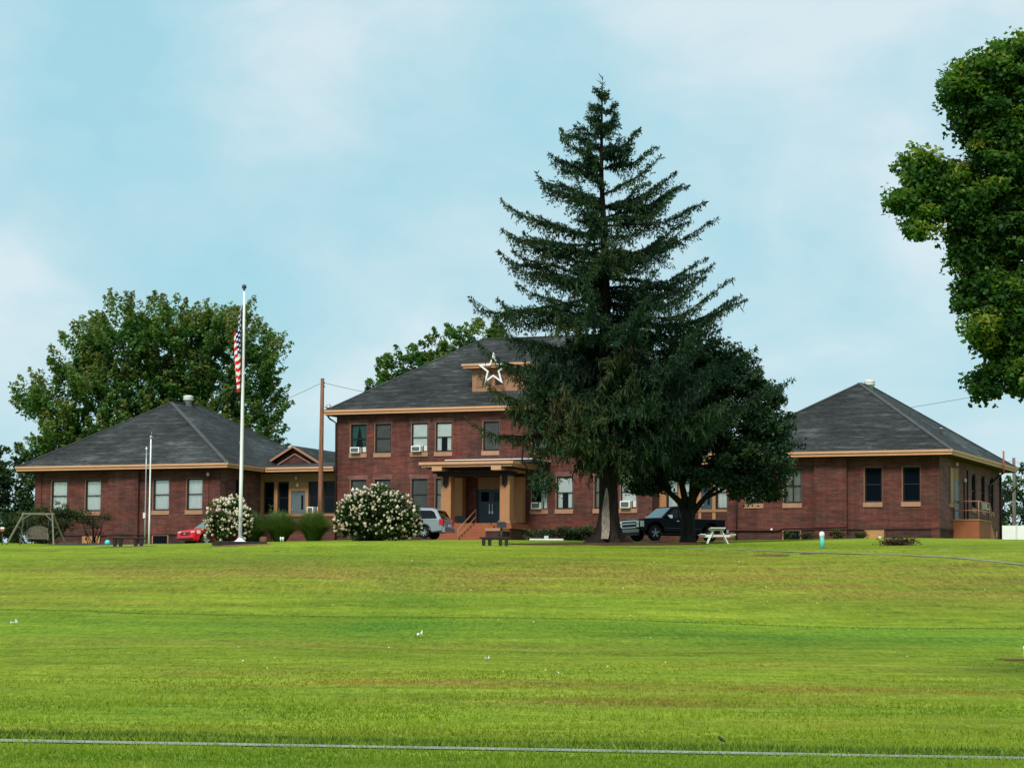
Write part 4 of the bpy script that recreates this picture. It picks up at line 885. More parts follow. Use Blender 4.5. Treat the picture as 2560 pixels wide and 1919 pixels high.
# ---------- the big spruce
def spruce(x, y):
    t = thing('spruce_tree', 'tall dark spruce with scarred trunk towering over the main building', 'tree', (x, y, g(x, y)-.05)); H = 22.7
    ax = lambda h: Vector((-.43*(h/H)**1.1+.06*math.sin(h*.6), .05*math.sin(h*.5), h))
    # trunk with flaring roots
    mb = MB(); n = 26; rings = [0, .12, .3, .55, .9, 1.5, 2.6, 4, 6, 9, 12, 15, 18, 20.5, 22, H]
    for h in rings:
        r = .47*(1-h/H)**1.1+.025; fl = 1.0*math.exp(-h/.42)
        for k in range(n):
            a = 2*math.pi*k/n; rr = r+fl*(.55+.45*math.sin(a*5+.6)+.22*math.sin(a*9))+.025*math.sin(a*11+h*2)*(r > .2)
            mb.v.append(tuple(ax(h)+Vector((rr*math.cos(a)*1.0, rr*math.sin(a)*.9, 0))))
    for i in range(len(rings)-1):
        for k in range(n):
            k2 = (k+1) % n; mb.f.append([i*n+k, i*n+k2, (i+1)*n+k2, (i+1)*n+k]); mb.m.append(0); mb.sm.append(True)
    tr = mb.build('trunk', 'bark_spruce', t)
    # long pale scar of bare wood on the camera-side of the trunk
    mb = MB(); zz_ = [.28, .7, 1.2, 1.7, 2.1, 2.45, 2.75]; wl = [.17, .185, .19, .17, .13, .08, .03]; rows = []
    for z, w in zip(zz_, wl):
        r = .47*(1-z/H)**1.1+.025+1.0*math.exp(-z/.42)*.55
        c = -1.86+.06*math.sin(z*3); a0, a1 = c-w/r, c+w/r
        rows.append([tuple(ax(z)+Vector(((r+.045)*math.cos(a), (r+.045)*math.sin(a)*.93, 0))) for a in np.linspace(a0, a1, 6)])
    o = [p for r_ in rows for p in r_]; mb.add(o, [[i*6+k, i*6+k+1, (i+1)*6+k+1, (i+1)*6+k] for i in range(len(rows)-1) for k in range(5)], 0, True); mb.build('bark_scar', 'bare_wood', tr)
    # branches: tips reach the table's radius at the table's height
    HB = [4.3, 4.9, 6, 8, 9.6, 12, 14.3, 16.4, 18, 19.3, 20.3, 21.5, 22.7]
    LL_ = [2.8, 4.0, 4.8, 4.7, 4.9, 5.6, 5.0, 4.6, 3.3, 2.4, 1.9, .9, .25]; LR = [2.8, 4.2, 5.9, 7.4, 7.2, 6.2, 5.4, 5.0, 4.0, 3.0, 1.7, .8, .25]
    rd = random.Random(11); wood = MB(); P, D, T, LN = [], [], [], []
    jobs = []; h = 4.2; az = .4
    while h < 22.4:
        az += 2.399+rd.uniform(-.35, .35); c = math.cos(az); lr = np.interp(h, HB, LR); ll = np.interp(h, HB, LL_)
        L = (lr if c > 0 else ll)*abs(c)+.5*(lr+ll)*(1-abs(c)); L *= rd.choice([1.0, .92, .82, .68, .5, .4, 1.06]); jobs.append((h, az, max(L, .25)))
        h += np.interp(h, [4, 8, 14, 20, 23], [.060, .085, .125, .15, .12])*rd.uniform(.2, 1.8)
    for hh, L in ((20.6, 2.1), (19.2, 2.5), (18.3, 3.2), (16.9, 5.0), (15.6, 4.2), (14.7, 5.4), (13.7, 4.5), (11.9, 6.9), (9.7, 6.5), (8.0, 6.4), (6.1, 6.6)): jobs.append((hh, math.pi+rd.uniform(-.25, .25), L))
    for hh, L in ((20.3, 1.9), (19.6, 2.9), (18.2, 3.6), (17.8, 4.0), (16.6, 5.0), (15.8, 5.4), (14.0, 5.0), (12.9, 6.2), (12.0, 6.9), (11.3, 6.2), (9.8, 7.7), (8.1, 9.2)): jobs.append((hh, rd.uniform(-.25, .25), L))
    for h, az, L in jobs:
        c = math.cos(az); RT = np.interp(h, [4, 6, 8, 11, 15, 19, 22.7], [-.30, -.10, .03, .11, .24, .42, .8]); tip = np.interp(h, [4, 8, 14, 20], [.20, .18, .15, .10])*rd.uniform(.6, 1.4); rise = RT-tip; sag = np.interp(h, [4, 8, 14, 20], [.10, .10, .06, .02])
        d0 = Vector((math.cos(az), math.sin(az)*.85, 0)); sd = Vector((-d0.y, d0.x, 0)).normalized(); curve = rd.uniform(-.2, .2); wob = rd.uniform(.3, 1.2)
        RT += rd.gauss(0, .08); h0 = max(h-L*RT, 4.3); RT = (h-h0)/L; rise = RT-tip
        bp = lambda s: ax(h0)+d0*(L*s)+sd*(L*curve*s*s)+Vector((0, 0, L*(rise*s-sag*4*s*(1-s)*.5+tip*s**4)+wob*math.sin(s*9+az)*s*.12*L**.5))
        pts = [bp(s) for s in (0, .2, .4, .6, .8, 1)]; r0 = .014+.0105*L
        wood.tube(pts, [r0, r0*.8, r0*.62, r0*.45, r0*.28, r0*.1], 5)
        droop = np.interp(h, [4, 9, 15, 20], [.30, .22, .10, .03]); btint = .42+rd.gauss(0, .17)+(.2 if h < 8.5 and c < .2 else 0)
        wide = np.interp(h, [4, 8, 12, 17, 22], [1.45, 1.35, 1.2, 1.0, .5])*(.5+.9*rd.random())
        nt = int(8+L*6.0)
        for k in range(nt):
            s = .06+.94*(k+rd.random())/nt; b0 = bp(s); tg = (bp(min(s+.03, 1))-bp(s-.03)).normalized()
            dens_ = .55+.45*(.5+.5*math.sin(s*L*2.3+az*3)) if h > 9 else 1
            for sg in (1, -1):
                if rd.random() > dens_+.25: continue
                tl = (.12+wide*min(1, (1-s)*2.2)*min(1, .35+s*1.5))*rd.uniform(.5, 1.15)
                dv = (tg*rd.uniform(.6, 1.1)+sd*sg*rd.uniform(.4, .9)+Vector((0, 0, rd.uniform(-.75, .35)))).normalized()
                m = max(2, int(tl/.10))
                if tl > .5 and rd.random() < .5: wood.tube([b0, b0+dv*tl*.9+Vector((0, 0, -.1*tl))], [.012, .005], 3, cap=False)
                for q in range(m):
                    u = (q+rd.random())/m; p = b0+dv*(tl*u)+Vector((0, 0, -.20*tl*u*u))
                    for e in range(3):
                        hang = rd.random() < (.42 if h < 11 else .24)
                        ln = rd.uniform(.12, .24) if not hang else rd.uniform(.12, .24)+droop*rd.random()**3*1.8
                        dd = (dv*rd.uniform(.5, 1)+Vector((rd.gauss(0, .5), rd.gauss(0, .5), rd.gauss(.12, .4)))) if not hang else Vector((rd.gauss(0, .4), rd.gauss(0, .4), -.9-droop))
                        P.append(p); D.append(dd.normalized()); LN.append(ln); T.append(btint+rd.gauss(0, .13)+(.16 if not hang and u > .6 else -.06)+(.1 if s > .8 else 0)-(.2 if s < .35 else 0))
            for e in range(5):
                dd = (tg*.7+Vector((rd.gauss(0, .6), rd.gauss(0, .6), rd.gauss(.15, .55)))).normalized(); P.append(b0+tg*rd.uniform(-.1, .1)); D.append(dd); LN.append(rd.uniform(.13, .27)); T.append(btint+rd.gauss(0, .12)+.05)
    # needles at the very top
    for k in range(60):
        hh = rd.uniform(21.2, 22.9); P.append(ax(hh)); dd = Vector((rd.gauss(0, 1), rd.gauss(0, 1), rd.uniform(.2, 1.2))).normalized(); D.append(dd); LN.append(rd.uniform(.15, .4)); T.append(.4)
    wood.build('branch', 'bark_spruce', t)
    P = np.array([tuple(p) for p in P]); D = np.array([tuple(p) for p in D]); LN = np.array(LN); T = np.array(T); n = len(P)
    sdv = unit(np.cross(D, RNG.normal(size=(n, 3)))); w = (.021+.015*RNG.random(n))[:, None]
    V = np.stack([P-sdv*w*.5, P+D*LN[:, None]*.45+sdv*w*-1.0, P+D*LN[:, None], P+D*LN[:, None]*.45+sdv*w], 1).reshape(-1, 3)
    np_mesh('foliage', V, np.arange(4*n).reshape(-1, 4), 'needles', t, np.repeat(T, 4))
    # a low dead bough that hooks down past the window
    mb = MB(); pts = [ax(5.3)+Vector((-.2, -.4, 0)), Vector((-3.4, -1.2, 5.4)), Vector((-4.15, -1.3, 4.9)), Vector((-4.2, -1.3, 4.0)), Vector((-3.8, -1.3, 3.4)), Vector((-3.2, -1.3, 3.1))]
    mb.tube(pts, [.07, .055, .05, .045, .035, .015], 6); q = mb.build('hanging_bough', 'bark_spruce', t)
    n = 420; c = np.array([-3.15, -1.3, 3.0])+RNG.normal(size=(n, 3))*np.array([.34, .3, .30]); d = unit(RNG.normal(size=(n, 3))*.6+np.array([0, 0, -.8])); s_ = unit(np.cross(d, RNG.normal(size=(n, 3))))
    V = np.stack([c-s_*.02, c+d*.12+s_*-.035, c+d*.3, c+d*.12+s_*.035], 1).reshape(-1, 3); np_mesh('bough_foliage', V, np.arange(4*n).reshape(-1, 4), 'needles', q, np.repeat(.45+.15*RNG.normal(size=n), 4))
spruce(4.71, 133.0)

def trunk_tube(parent, pts, rad, mat, n=12, name='trunk'):
    mb = MB(); mb.tube(pts, rad, n); return mb.build(name, mat, parent)

# ---------- broadleaf tree in front of the truck
def yard_tree():
    x, y = 8.95, 139.0; t = thing('shade_tree', 'dark broadleaf tree with forked trunk standing in front of the black truck', 'tree', (x, y, g(x, y)-.05))
    L = lob([(1.44, 8.16, 2.23, 1.83), (3.07, 6.95, 1.83, 1.83), (4.19, 4.91, 1.45, 1.83), (2.87, 4.29, 2.03, 1.42), (-.39, 7.33, 2.64, 2.3), (-1.4, 5.1, 1.83, 1.5), (.83, 5.2, 2.23, 1.5), (.42, 9.2, 1.62, 1.2), (-2.31, 3.8, .95, .8), (-.79, 3.95, 1.5, .75), (3.78, 3.3, 1.2, .75), (-3.1, 3.5, .6, .5), (2.2, 3.5, 1.2, .6), (2.3, 8.7, 1.6, 1.5), (3.5, 7.5, 1.3, 1.3), (4.1, 6.2, 1.3, 1.5), (1.2, 9.6, 1.3, 1.0), (3.1, 2.75, 1.2, .6), (-1.7, 3.05, 1.0, .6), (.7, 3.3, 1.7, .6), (-2.6, 3.1, .7, .5), (4.3, 2.6, .7, .5)], 1.15)
    crown('crown', L, 'leaf_dark', t, (.17, .13), 95, 1.1, .40, tint0=.46, tintmul=.2)
    tr = trunk_tube(t, [(0, 0, -.1), (.02, 0, .15), (.03, 0, .5), (.02, 0, 1.2), (.05, 0, 1.75)], [.56, .42, .36, .34, .40], 'bark_dark', 14)
    mb = MB()
    for pts, r in (([(-.1, 0, 1.5), (-.35, 0, 2.1), (-.9, .1, 2.6), (-1.5, .2, 3.1), (-2.2, .3, 3.9)], .22), ([(.0, .1, 1.6), (-.15, .1, 2.4), (-.35, .1, 3.3), (-.6, 0, 4.6), (-.5, 0, 6.6)], .22), ([(.08, -.1, 1.6), (.22, -.1, 2.5), (.3, 0, 3.6), (.5, .1, 5.5), (.4, 0, 8.4)], .22),
                   ([(.2, 0, 1.55), (.55, -.1, 1.95), (1.05, -.1, 2.55), (1.7, -.2, 3.1), (2.6, -.2, 4.2)], .19), ([(.15, 0, 1.6), (.35, .2, 2.4), (.8, .3, 3.2), (1.5, .3, 4.6), (2.2, .2, 6.3)], .2), ([(.9, -.1, 2.35), (1.5, 0, 2.6), (2.1, .2, 2.95), (3.2, .2, 3.4)], .11)):
        mb.tube(pts, [r*(1-.8*i/(len(pts)-1)) for i in range(len(pts))], 8)
    mb.build('limb', 'bark_dark', t)
yard_tree()

# ---------- maple behind the left wing
def maple():
    x, y = -26.2, 200.0; t = thing('maple_tree', 'broad round-topped maple rising behind the left wing roof', 'tree', (x, y, 5.7))
    L = lob([(-8.2, 12.3, 2.2, 1.7), (-6.0, 15.6, 2.3, 2.2), (-2.62, 17.2, 2.7, 2.2), (1.19, 17.5, 3.1, 2.2), (5.01, 17.2, 2.8, 2.1), (7.2, 15.5, 2.2, 2.5), (8.1, 12.9, 1.9, 2.5), (7.7, 9.9, 1.9, 1.9), (.38, 13.86, 4.2, 3.0), (-4.0, 12.94, 3.1, 2.8), (-6.86, 9.5, 2.9, 2.3), (3.92, 12.7, 3.1, 2.8), (-1.59, 9.7, 4.0, 2.6), (4.57, 9.2, 3.4, 2.3), (-8.2, 7.6, 1.7, 1.7), (-4.5, 7.5, 2.5, 1.7)], .9); L = [(a*.93+.15, b, c, d*.95, e, f) for a, b, c, d, e, f in L]
    crown('crown', L, 'leaf_maple', t, (.30, .18), 90, 1.35, .55, spray=1.7, tint0=.46, tintmul=.14, up=1.1)
    trunk_tube(t, [(0, 0, .8), (0, 0, 3), (.1, 0, 5), (.2, 0, 8)], [.9, .65, .55, .4], 'bark_dark', 12)
    limbs(t, (0, 0, 4.2), L, .26, 'bark_dark')
maple()
def backtree(name, label, x, y, z, L, mat='leaf_far', leaf=(.36, .24), per=40, dens=.7, sig=.6, trunk=True, depth=1.0, th=None, spray=.8, cr='crown', tint0=.45):
    t = thing(name, label, 'tree', (x, y, z)); L = lob(L, depth)
    crown(cr, L, mat, t, leaf, per, dens, sig, spray=spray, tint0=tint0)
    if trunk:
        h = min(l[2] for l in L) if th is None else th
        trunk_tube(t, [(0, 0, -.3), (0, 0, h*.5), (.1, 0, h+1)], [.5, .36, .22], 'bark_dark', 10); limbs(t, (0, 0, h*.7), L, .16, 'bark_dark')
    return t
backtree('deciduous_tree', 'loose green tree showing over the main roof beside its ridge', -6.2, 215, 7.2, [(-3.4, 14.6, 1.5, 1.5), (-2.1, 15.6, 1.3, 1.2), (-.6, 15.8, 1.3, 1.1), (.9, 16.9, 1.4, 1.3), (2.2, 17.6, 1.6, 1.2), (4.13, 17.3, 1.9, 1.5), (.52, 14.6, 2.8, 1.8), (-3.9, 13.2, 1.3, 1.2)], 'leaf_maple', (.32, .2), 60, .95, .5)
backtree('deciduous_tree', 'dark leafy tree at the left edge beside the wing corner', -34.5, 190, 7.0, [(.3, 5.3, 1.5, 1.7), (-.38, 3.44, 1.9, 1.9), (.9, 2.3, 1.3, 1.7), (-2.64, 5.09, 2.2, 2.2), (-2.6, 2.2, 2.0, 2.0), (1.5, 3.8, .8, 1.1)], 'leaf_dark', (.26, .2), 60, 1.2, .5, tint0=.55)
backtree('deciduous_tree', 'green tree behind the white fence at the right edge', 42, 235, 7.2, [(.97, 6.2, 1.5, 2.1), (3.04, 7.0, 2.06, 2.4), (-.1, 4.6, 1.1, 1.7), (5.44, 6.88, 2.74, 2.74), (1.5, 3.6, 2.2, 1.8), (4.5, 3.5, 2.2, 2.0)], 'leaf_far', (.30, .22), 50, .8, .5)
backtree('sapling', 'thin sprig of leaves showing above the right wing eave end', 35.5, 200, 7.1, [(.9, 5.6, .7, .6), (.3, 5.2, .5, .5), (1.5, 5.7, .5, .35)], 'leaf_far', (.22, .14), 14, .7, .4)

# ---------- tree overhanging on the right, near the camera
def near_tree():
    x, y = 13.4, 60.0; t = thing('overhanging_tree', 'large green tree reaching in from the right edge, nearest the viewer', 'tree', (x, y, g(x, y)-.05))
    o = -.5
    L0 = [(-1.75, 14.1, .55, .4), (-2.15, 13.95, .5, .4), (-2.05, 13.7, .75, .66), (-2.75, 13.65, .42, .55), (-3.2, 13.2, .28, .28), (-2.65, 12.65, .66, .58), (-3.85, 11.45, .55, .60), (-4.2, 10.9, .36, .48), (-3.95, 10.25, .32, .36), (-3.15, 11.3, .62, .62), (-2.35, 11.3, .66, 1.0), (-2.62, 9.0, .46, .75), (-2.14, 9.64, .75, .96), (-2.62, 7.9, .42, .4), (-1.98, 8.04, .7, .75), (-2.4, 6.75, .34, .5), (-1.75, 6.9, .3, .4), (-1.32, 12.51, 1.05, 1.9), (-1.08, 9.65, 1.05, 1.7), (-1.11, 7.4, .75, .85), (-2.4, 10.4, .6, .6), (-2.83, 9.9, .55, .7), (-2.75, 10.6, .6, .55), (-2.0, 10.3, .7, .8), (-1.6, 11.2, .8, .9), (-2.3, 9.2, .7, 1.2), (-1.9, 12.1, .85, 1.1), (-2.3, 13.1, .7, .7), (-1.9, 8.5, .9, 1.1), (-2.0, 7.4, .6, .7), (-1.5, 6.9, .5, .5), (-3.4, 10.8, .6, .6), (1.2, 10.5, 2.2, 3.0), (.6, 12.9, 1.6, 1.4), (2.0, 7.8, 1.6, 1.3)]
    L = [(a+o, (RNG.random()-.5)*.9, b, c*.93, max(c, .7)*1.1, d*.93) for a, b, c, d in L0]
    crown('crown', L, 'leaf_near', t, (.12, .085), 100, 1.75, .24, tint0=.44, tintmul=.17, up=.4)
    trunk_tube(t, [(0, 0, -.2), (0, 0, 1), (.05, 0, 4), (-.1, 0, 7.5), (-.4, 0, 12)], [.55, .42, .36, .28, .08], 'bark_grey', 14)
    limbs(t, None, L, .05, 'bark_dark')
near_tree()

# ---------- shrubs
def shrub(label, x, y, L, mat='leaf_shrub', leaf=(.12, .06), per=70, dens=1.3, sig=.26, dead=False, tint0=.42, name='shrub', z=None):
    t = thing(name, label, 'shrub', (x, y, g(x, y) if z is None else z)); L = lob(L, .8, .1); crown('foliage', L, mat, t, leaf, per, dens, sig, tint0=tint0, tintmul=.15, shell=.5)
    mb = MB(); rd = random.Random(int(x*10))
    for l in L:
        for _ in range(3): mb.tube([(l[0]*.4+rd.uniform(-.2, .2), 0, 0), (l[0]*.8, rd.uniform(-.2, .2), l[2]*.5), (l[0]+rd.uniform(-.4, .4), rd.uniform(-.3, .3), l[2]+l[5]*.4)], [.03, .022, .008], 5)
    mb.build('stem', 'bark_dark', t); return t
shrub('wide dark evergreen shrub behind the wooden garden swing', -28.6, 164.5, [(-1.2, 1.0, 1.0, 1.0), (.1, 1.2, 1.3, 1.1), (1.5, 1.45, 1.2, 1.0), (-1.9, .7, .7, .7), (2.3, 1.7, .7, .5), (.8, .7, 1.3, .7)], tint0=.45)
shrub('thin half-bare shrub under the second window of the left wing', -25.4, 167.2, [(-.1, 1.75, .75, .55), (.5, 1.55, .55, .5), (-.7, 1.5, .55, .5), (.1, 1.0, .8, .5)], dens=.55, per=46, tint0=.30, mat='leaf_shrub')
shrub('low clipped hedge against the main block behind the spruce trunk', 3.2, 151.5, [(-1.0, .35, .6, .36), (0, .42, .8, .42), (1.1, .45, .8, .42), (2.0, .4, .6, .4)], leaf=(.1, .06), dens=1.5, tint0=.35, sig=.2)
for x, y, lb, s_ in ((16.45, 153.2, 'dark leafy weed under the basement window of the right wing', .5), (18.0, 152.4, 'spiky dark weed by the right wing wall behind the teal post', .55), (19.3, 152.0, 'weed clump left of the boarded hatch on the right wing', .5), (15.5, 153.7, 'small weed tuft at the white kerb of the right wing', .4)):
    shrub(lb, x, y, [(0, s_*.5, s_*.7, s_*.55), (s_*.6, s_*.4, s_*.5, s_*.4)], leaf=(.16, .05), dens=.9, per=24, sig=.18, tint0=.55, name='weed_plant')
shrub('short green weeds growing beside the porch foundation', 1.35, 159.6, [(-.3, .35, .25, .4), (.25, .4, .25, .45)], leaf=(.2, .05), dens=.8, per=22, sig=.16, tint0=.6, name='weed_plant')

def hydrangea(label, x, y, w, h, nb, seed, lobes):
    rd = np.random.default_rng(seed); t = thing('hydrangea_bush', label, 'shrub', (x, y, g(x, y)-.05), group='white-flowered hydrangea bushes'); L = lob(lobes, .85, .12)
    crown('foliage', L, 'leaf_hydrangea', t, (.17, .10), 60, 1.35, .26, tint0=.40, tintmul=.15, shell=.45)
    # flower heads: bumpy cones pointing out and up
    V, F, T = [], [], []; o = 0
    for k in range(nb):
        l = L[rd.integers(len(L))]
        d = unit(rd.normal(size=3)+np.array([0, -.5, .25])); p = np.array(l[:3])+d*np.array(l[3:])*rd.uniform(.92, 1.12)
        if p[2] < .15 or rd.random() > .35+.75*p[2]/h: continue
        # stay on the outside of the other lobes
        if any((((p-np.array(q[:3]))/np.array(q[3:]))**2).sum() < .72 for q in L): continue
        ax_ = unit(d+np.array([0, 0, .9])+rd.normal(size=3)*.3); u = unit(np.cross(ax_, rd.normal(size=3))); v = np.cross(ax_, u)
        ln = rd.uniform(.08, .14)+.11*rd.random()**2; r = ln*rd.uniform(.36, .48); tn = .42+.22*rd.normal()+.22*(p[2]/h-.5)
        for i, (s_, rr) in enumerate(((0, .35), (.18, .92), (.42, 1.0), (.68, .7), (.9, .35), (1.0, .08))):
            for j in range(7):
                a = 2*math.pi*(j+.5*(i % 2))/7; q = r*rr*(1+.22*rd.normal()*.7); V.append(p+ax_*ln*(s_+.05*rd.normal())+(u*math.cos(a)+v*math.sin(a))*q); T.append(tn+.14*rd.normal()-.2*(s_ < .1))
        for i in range(5):
            for j in range(7): F.append([o+i*7+j, o+i*7+(j+1) % 7, o+(i+1)*7+(j+1) % 7, o+(i+1)*7+j])
        o += 42
    q = np_mesh('blossom', np.array(V), np.array(F), 'blossom', t, np.array(T)); q['kind'] = 'stuff'
    mb = MB()
    for k in range(9): a = k*.7; mb.tube([(.15*math.cos(a), .15*math.sin(a), 0), (w*.2*math.cos(a), w*.15*math.sin(a), h*.35), (w*.34*math.cos(a), w*.25*math.sin(a), h*.7)], [.035, .025, .01], 5)
    mb.build('stem', 'bark_grey', t)
hydrangea('big round hydrangea bush covered in white blooms beside the minivan', -7.1, 146, 4.4, 3.0, 1350, 5, [(-.95, 1.35, 1.15, 1.25), (.1, 1.6, 1.35, 1.35), (.95, 1.3, 1.15, 1.2), (-1.5, .9, .75, .85), (1.55, .85, .7, .85), (0, .8, 1.7, .8)])
hydrangea('smaller hydrangea bush with cream blooms hiding the rear of the red car', -15.3, 148, 2.7, 2.6, 620, 9, [(-.35, 1.35, .75, .95), (.35, 1.7, .6, .85), (-.6, .8, .7, .75), (.75, 1.2, .55, .8), (.15, .7, .9, .7)])

def reed_clump(label, x, y, h, sp, seed, n=2200):
    rd = np.random.default_rng(seed); t = thing('ornamental_grass', label, 'ornamental grass', (x, y, g(x, y)-.03), group='ornamental grass clumps')
    a = rd.random(n)*2*np.pi; k = rd.random(n)**.6; r0 = .30*rd.random(n); L = h*(.80+.35*rd.random(n)); V, T = [], []
    d = np.stack([np.cos(a), np.sin(a), 0*a], 1); sdv = np.stack([-np.sin(a), np.cos(a), 0*a], 1); tw = rd.normal(size=(n, 1))*.15
    for s_ in (0, .3, .55, .78, 1.0):
        out = r0+sp*k*(.62*s_+.38*s_**2); zz_ = L*(s_*(1-.06*k)-.50*k*k*s_**2.4)
        c = d*out[:, None]+sdv*tw*s_+np.stack([0*a, 0*a, zz_], 1); w = .022*(1-s_*.8)
        side = unit(sdv+rd.normal(size=(1, 3))*.2); V.append(c-side*w); V.append(c+side*w); T.append(np.repeat((.30+.45*s_+.12*rd.normal(size=n))[:, None], 2, 1))
    V = np.stack(V, 1); T = np.concatenate(T, 1); base = np.arange(n)[:, None]*10
    F = np.concatenate([base+np.array([2*i, 2*i+1, 2*i+3, 2*i+2]) for i in range(4)], 0)
    np_mesh('blade', V.reshape(-1, 3), F, 'reed', t, T.reshape(-1))
reed_clump('low ornamental grass clump just behind the tall flagpole', -14.15, 149, 1.6, 1.2, 1)
reed_clump('fountain of ornamental grass in the middle of the row of three', -12.55, 149.2, 1.65, 1.2, 2)
reed_clump('ornamental grass clump below the wooden utility pole', -10.75, 149.2, 1.65, 1.2, 3)
def stalks(label, x, y, h, n):
    t = thing('tall_weed', label, 'plant', (x, y, g(x, y))); rd = random.Random(int(-x*7)); mb = MB(); C = []
    for k in range(n):
        q = Vector((rd.uniform(-.25, .25), rd.uniform(-.2, .2), h*rd.uniform(.75, 1))); mb.tube([(0, 0, 0), (q.x*.4, q.y*.4, q.z*.5), q], [.012, .01, .005], 5)
        C += [Vector((q.x*.7, q.y*.7, q.z*.5)).lerp(q, rd.random())+Vector((rd.gauss(0, .07), rd.gauss(0, .07), rd.gauss(0, .08))) for _ in range(26)]
    mb.build('stem', 'leaf_shrub', t); C = np.array([tuple(c) for c in C]); m = len(C)
    V, F, T = leaf_quads(C, unit(RNG.normal(size=(m, 3))+np.array([0, 0, .6])), .16, .08, .75+.15*RNG.normal(size=m)); np_mesh('foliage', V, F, 'leaf_shrub', t, T)
stalks('leafy weed stalk rising between the flagpole and the grey door', -13.2, 151, 2.15, 3)

# ------------------------------------------------------------------ poles, flag, wires
def pole_thing(name, label, cat, x, y, h, r0, r1, mat, lean=(0, 0), z=None):
    t = thing(name, label, cat, (x, y, (g(x, y) if z is None else z)-.05)); mb = MB()
    mb.tube([(lean[0]*s*h, lean[1]*s*h, s*h) for s in (0, .25, .5, .75, 1)], [r0+(r1-r0)*s for s in (0, .25, .5, .75, 1)], 14); mb.build('pole', mat, t); return t
fx, fy = -12.95, 131.2
fp = pole_thing('flagpole', 'tall white flagpole on a dark slab, flag hanging near its top', 'flagpole', fx, fy, 12.15, .095, .042, 'metal_white', z=g(fx, fy)+.1)
mb = MB(); mb.lathe([(0, 12.16), (.05, 12.17), (.05, 12.22), (.03, 12.23), (.09, 12.28), (.12, 12.36), (.09, 12.44), (.02, 12.48)], (0, 0, 0), 18); mb.build('finial', 'metal_dark', fp)
mb = MB(); mb.lathe([(.34, .06), (.30, .10), (.16, .20), (.11, .26)], (0, 0, 0), 20); mb.build('collar', 'white', fp)
mb = MB(); mb.tube([(.10, -.03, 1.2), (.08, -.03, 7), (.06, -.02, 12.0)], .008, 5); mb.build('halyard', 'white_worn', fp)
mb = MB(); mb.box(-.04, .04, -.16, -.08, 1.15, 1.3); mb.build('cleat', 'metal_galv', fp)
mb = MB(); mb.box(-1.2, 1.15, -1.0, 1.0, -.25, .12); q = mb.build('base_slab', 'stone_dark', None, bevel=.03); q.location = (fx+.0, fy-.1, g(fx, fy)); q.rotation_euler = (0, 0, .25); tag(q, 'flat dark slab that the tall flagpole stands on', 'slab')
# limp flag
def flag():
    z0 = g(fx, fy)+11.75; t = thing('flag', 'stars and stripes hanging limp against the tall pole', 'flag', (fx, fy, z0)); H, W = 2.5, 4.6; nu, nv = 70, 44; V = []; UV = []
    for j in range(nv+1):
        v = j/nv
        for i in range(nu+1):
            u = i/nu
            # hoist edge on the pole, the fly collapsed downwards in vertical folds
            dr = (W*.62)*(1-math.exp(-u*2.0))/(1-math.exp(-2.0)); z = -(1-v)*H*(.98-.10*u)-dr*(.80+.05*v)
            fold = math.sin(u*13+.8*v)+.45*math.sin(u*27+2*v+1)
            zz = -z/4.8
            amp = .08+.34*min(1, u*3)*(.55+.45*math.sin(zz*3.6+.3))
            x = -.055-.03*u-amp*(.62+.5*fold*.75); y = -.07-amp*.75*math.cos(u*13+.8*v+.6); V.append((x, y, z)); UV.append((u, v))
    F = [[j*(nu+1)+i, j*(nu+1)+i+1, (j+1)*(nu+1)+i+1, (j+1)*(nu+1)+i] for j in range(nv) for i in range(nu)]
    ob = np_mesh('cloth', np.array(V), np.array(F), 'flag_cloth', t, smooth=True); l = ob.data.uv_layers.new(name='UVMap'); vi = np.zeros(len(ob.data.loops), np.int32); ob.data.loops.foreach_get('vertex_index', vi); l.data.foreach_set('uv', np.array(UV, np.float32)[vi].ravel())
flag()
mb = MB(); mb.lathe([(.20, 0), (.19, .2), (.17, .34), (.05, .36)], (0, 0, 0), 14, lobes=lambda a, h: 1+.06*math.sin(a*5)); q = mb.build('tree_stump', 'soil'); q.location = (-12.0, 133, g(-12, 133)-.03); tag(q, 'short brown stump standing just behind the flagpole slab', 'stump')
a = pole_thing('metal_pole', 'taller of the two thin pale poles in front of the left wing', 'pole', -19.1, 144.8, 5.62, .05, .035, 'metal_white'); mb = MB(); mb.lathe([(.03, 5.6), (.065, 5.66), (.065, 5.76), (.02, 5.8)], (0, 0, 0), 12); mb.tube([(0, 0, 5.7), (.14, 0, 5.72)], .012, 5); mb.tube([(.02, 0, 5.78), (.04, 0, 6.0)], .01, 5); mb.build('pole_top', 'metal_galv', a)
a = pole_thing('metal_pole', 'shorter thin pale pole with a small box, in front of the left wing', 'pole', -19.55, 146.5, 5.1, .036, .03, 'metal_galv'); mb = MB(); mb.lathe([(.03, 5.1), (.05, 5.12), (.045, 5.22), (.01, 5.26)], (0, 0, 0), 10); mb.build('pole_top', 'metal_white', a); mb = MB(); mb.box(-.11, .02, -.09, -.03, 1.45, 1.75); mb.build('box', 'white_worn', a)
a = pole_thing('metal_pole', 'thin dark grey pole partly hidden behind the tall white flagpole', 'pole', -15.45, 156, 5.7, .05, .04, 'metal_dark'); mb = MB(); mb.lathe([(.02, 5.68), (.08, 5.7), (.08, 5.78), (.03, 5.85), (.02, 6.05)], (0, 0, 0), 12); mb.build('pole_top', 'metal_galv', a)
ux, uy = -10.7, 153.5; up_ = pole_thing('utility_pole', 'reddish-brown wooden utility pole at the left corner of the main block', 'utility pole', ux, uy, 9.15, .155, .105, 'pole_wood', (.004, 0))
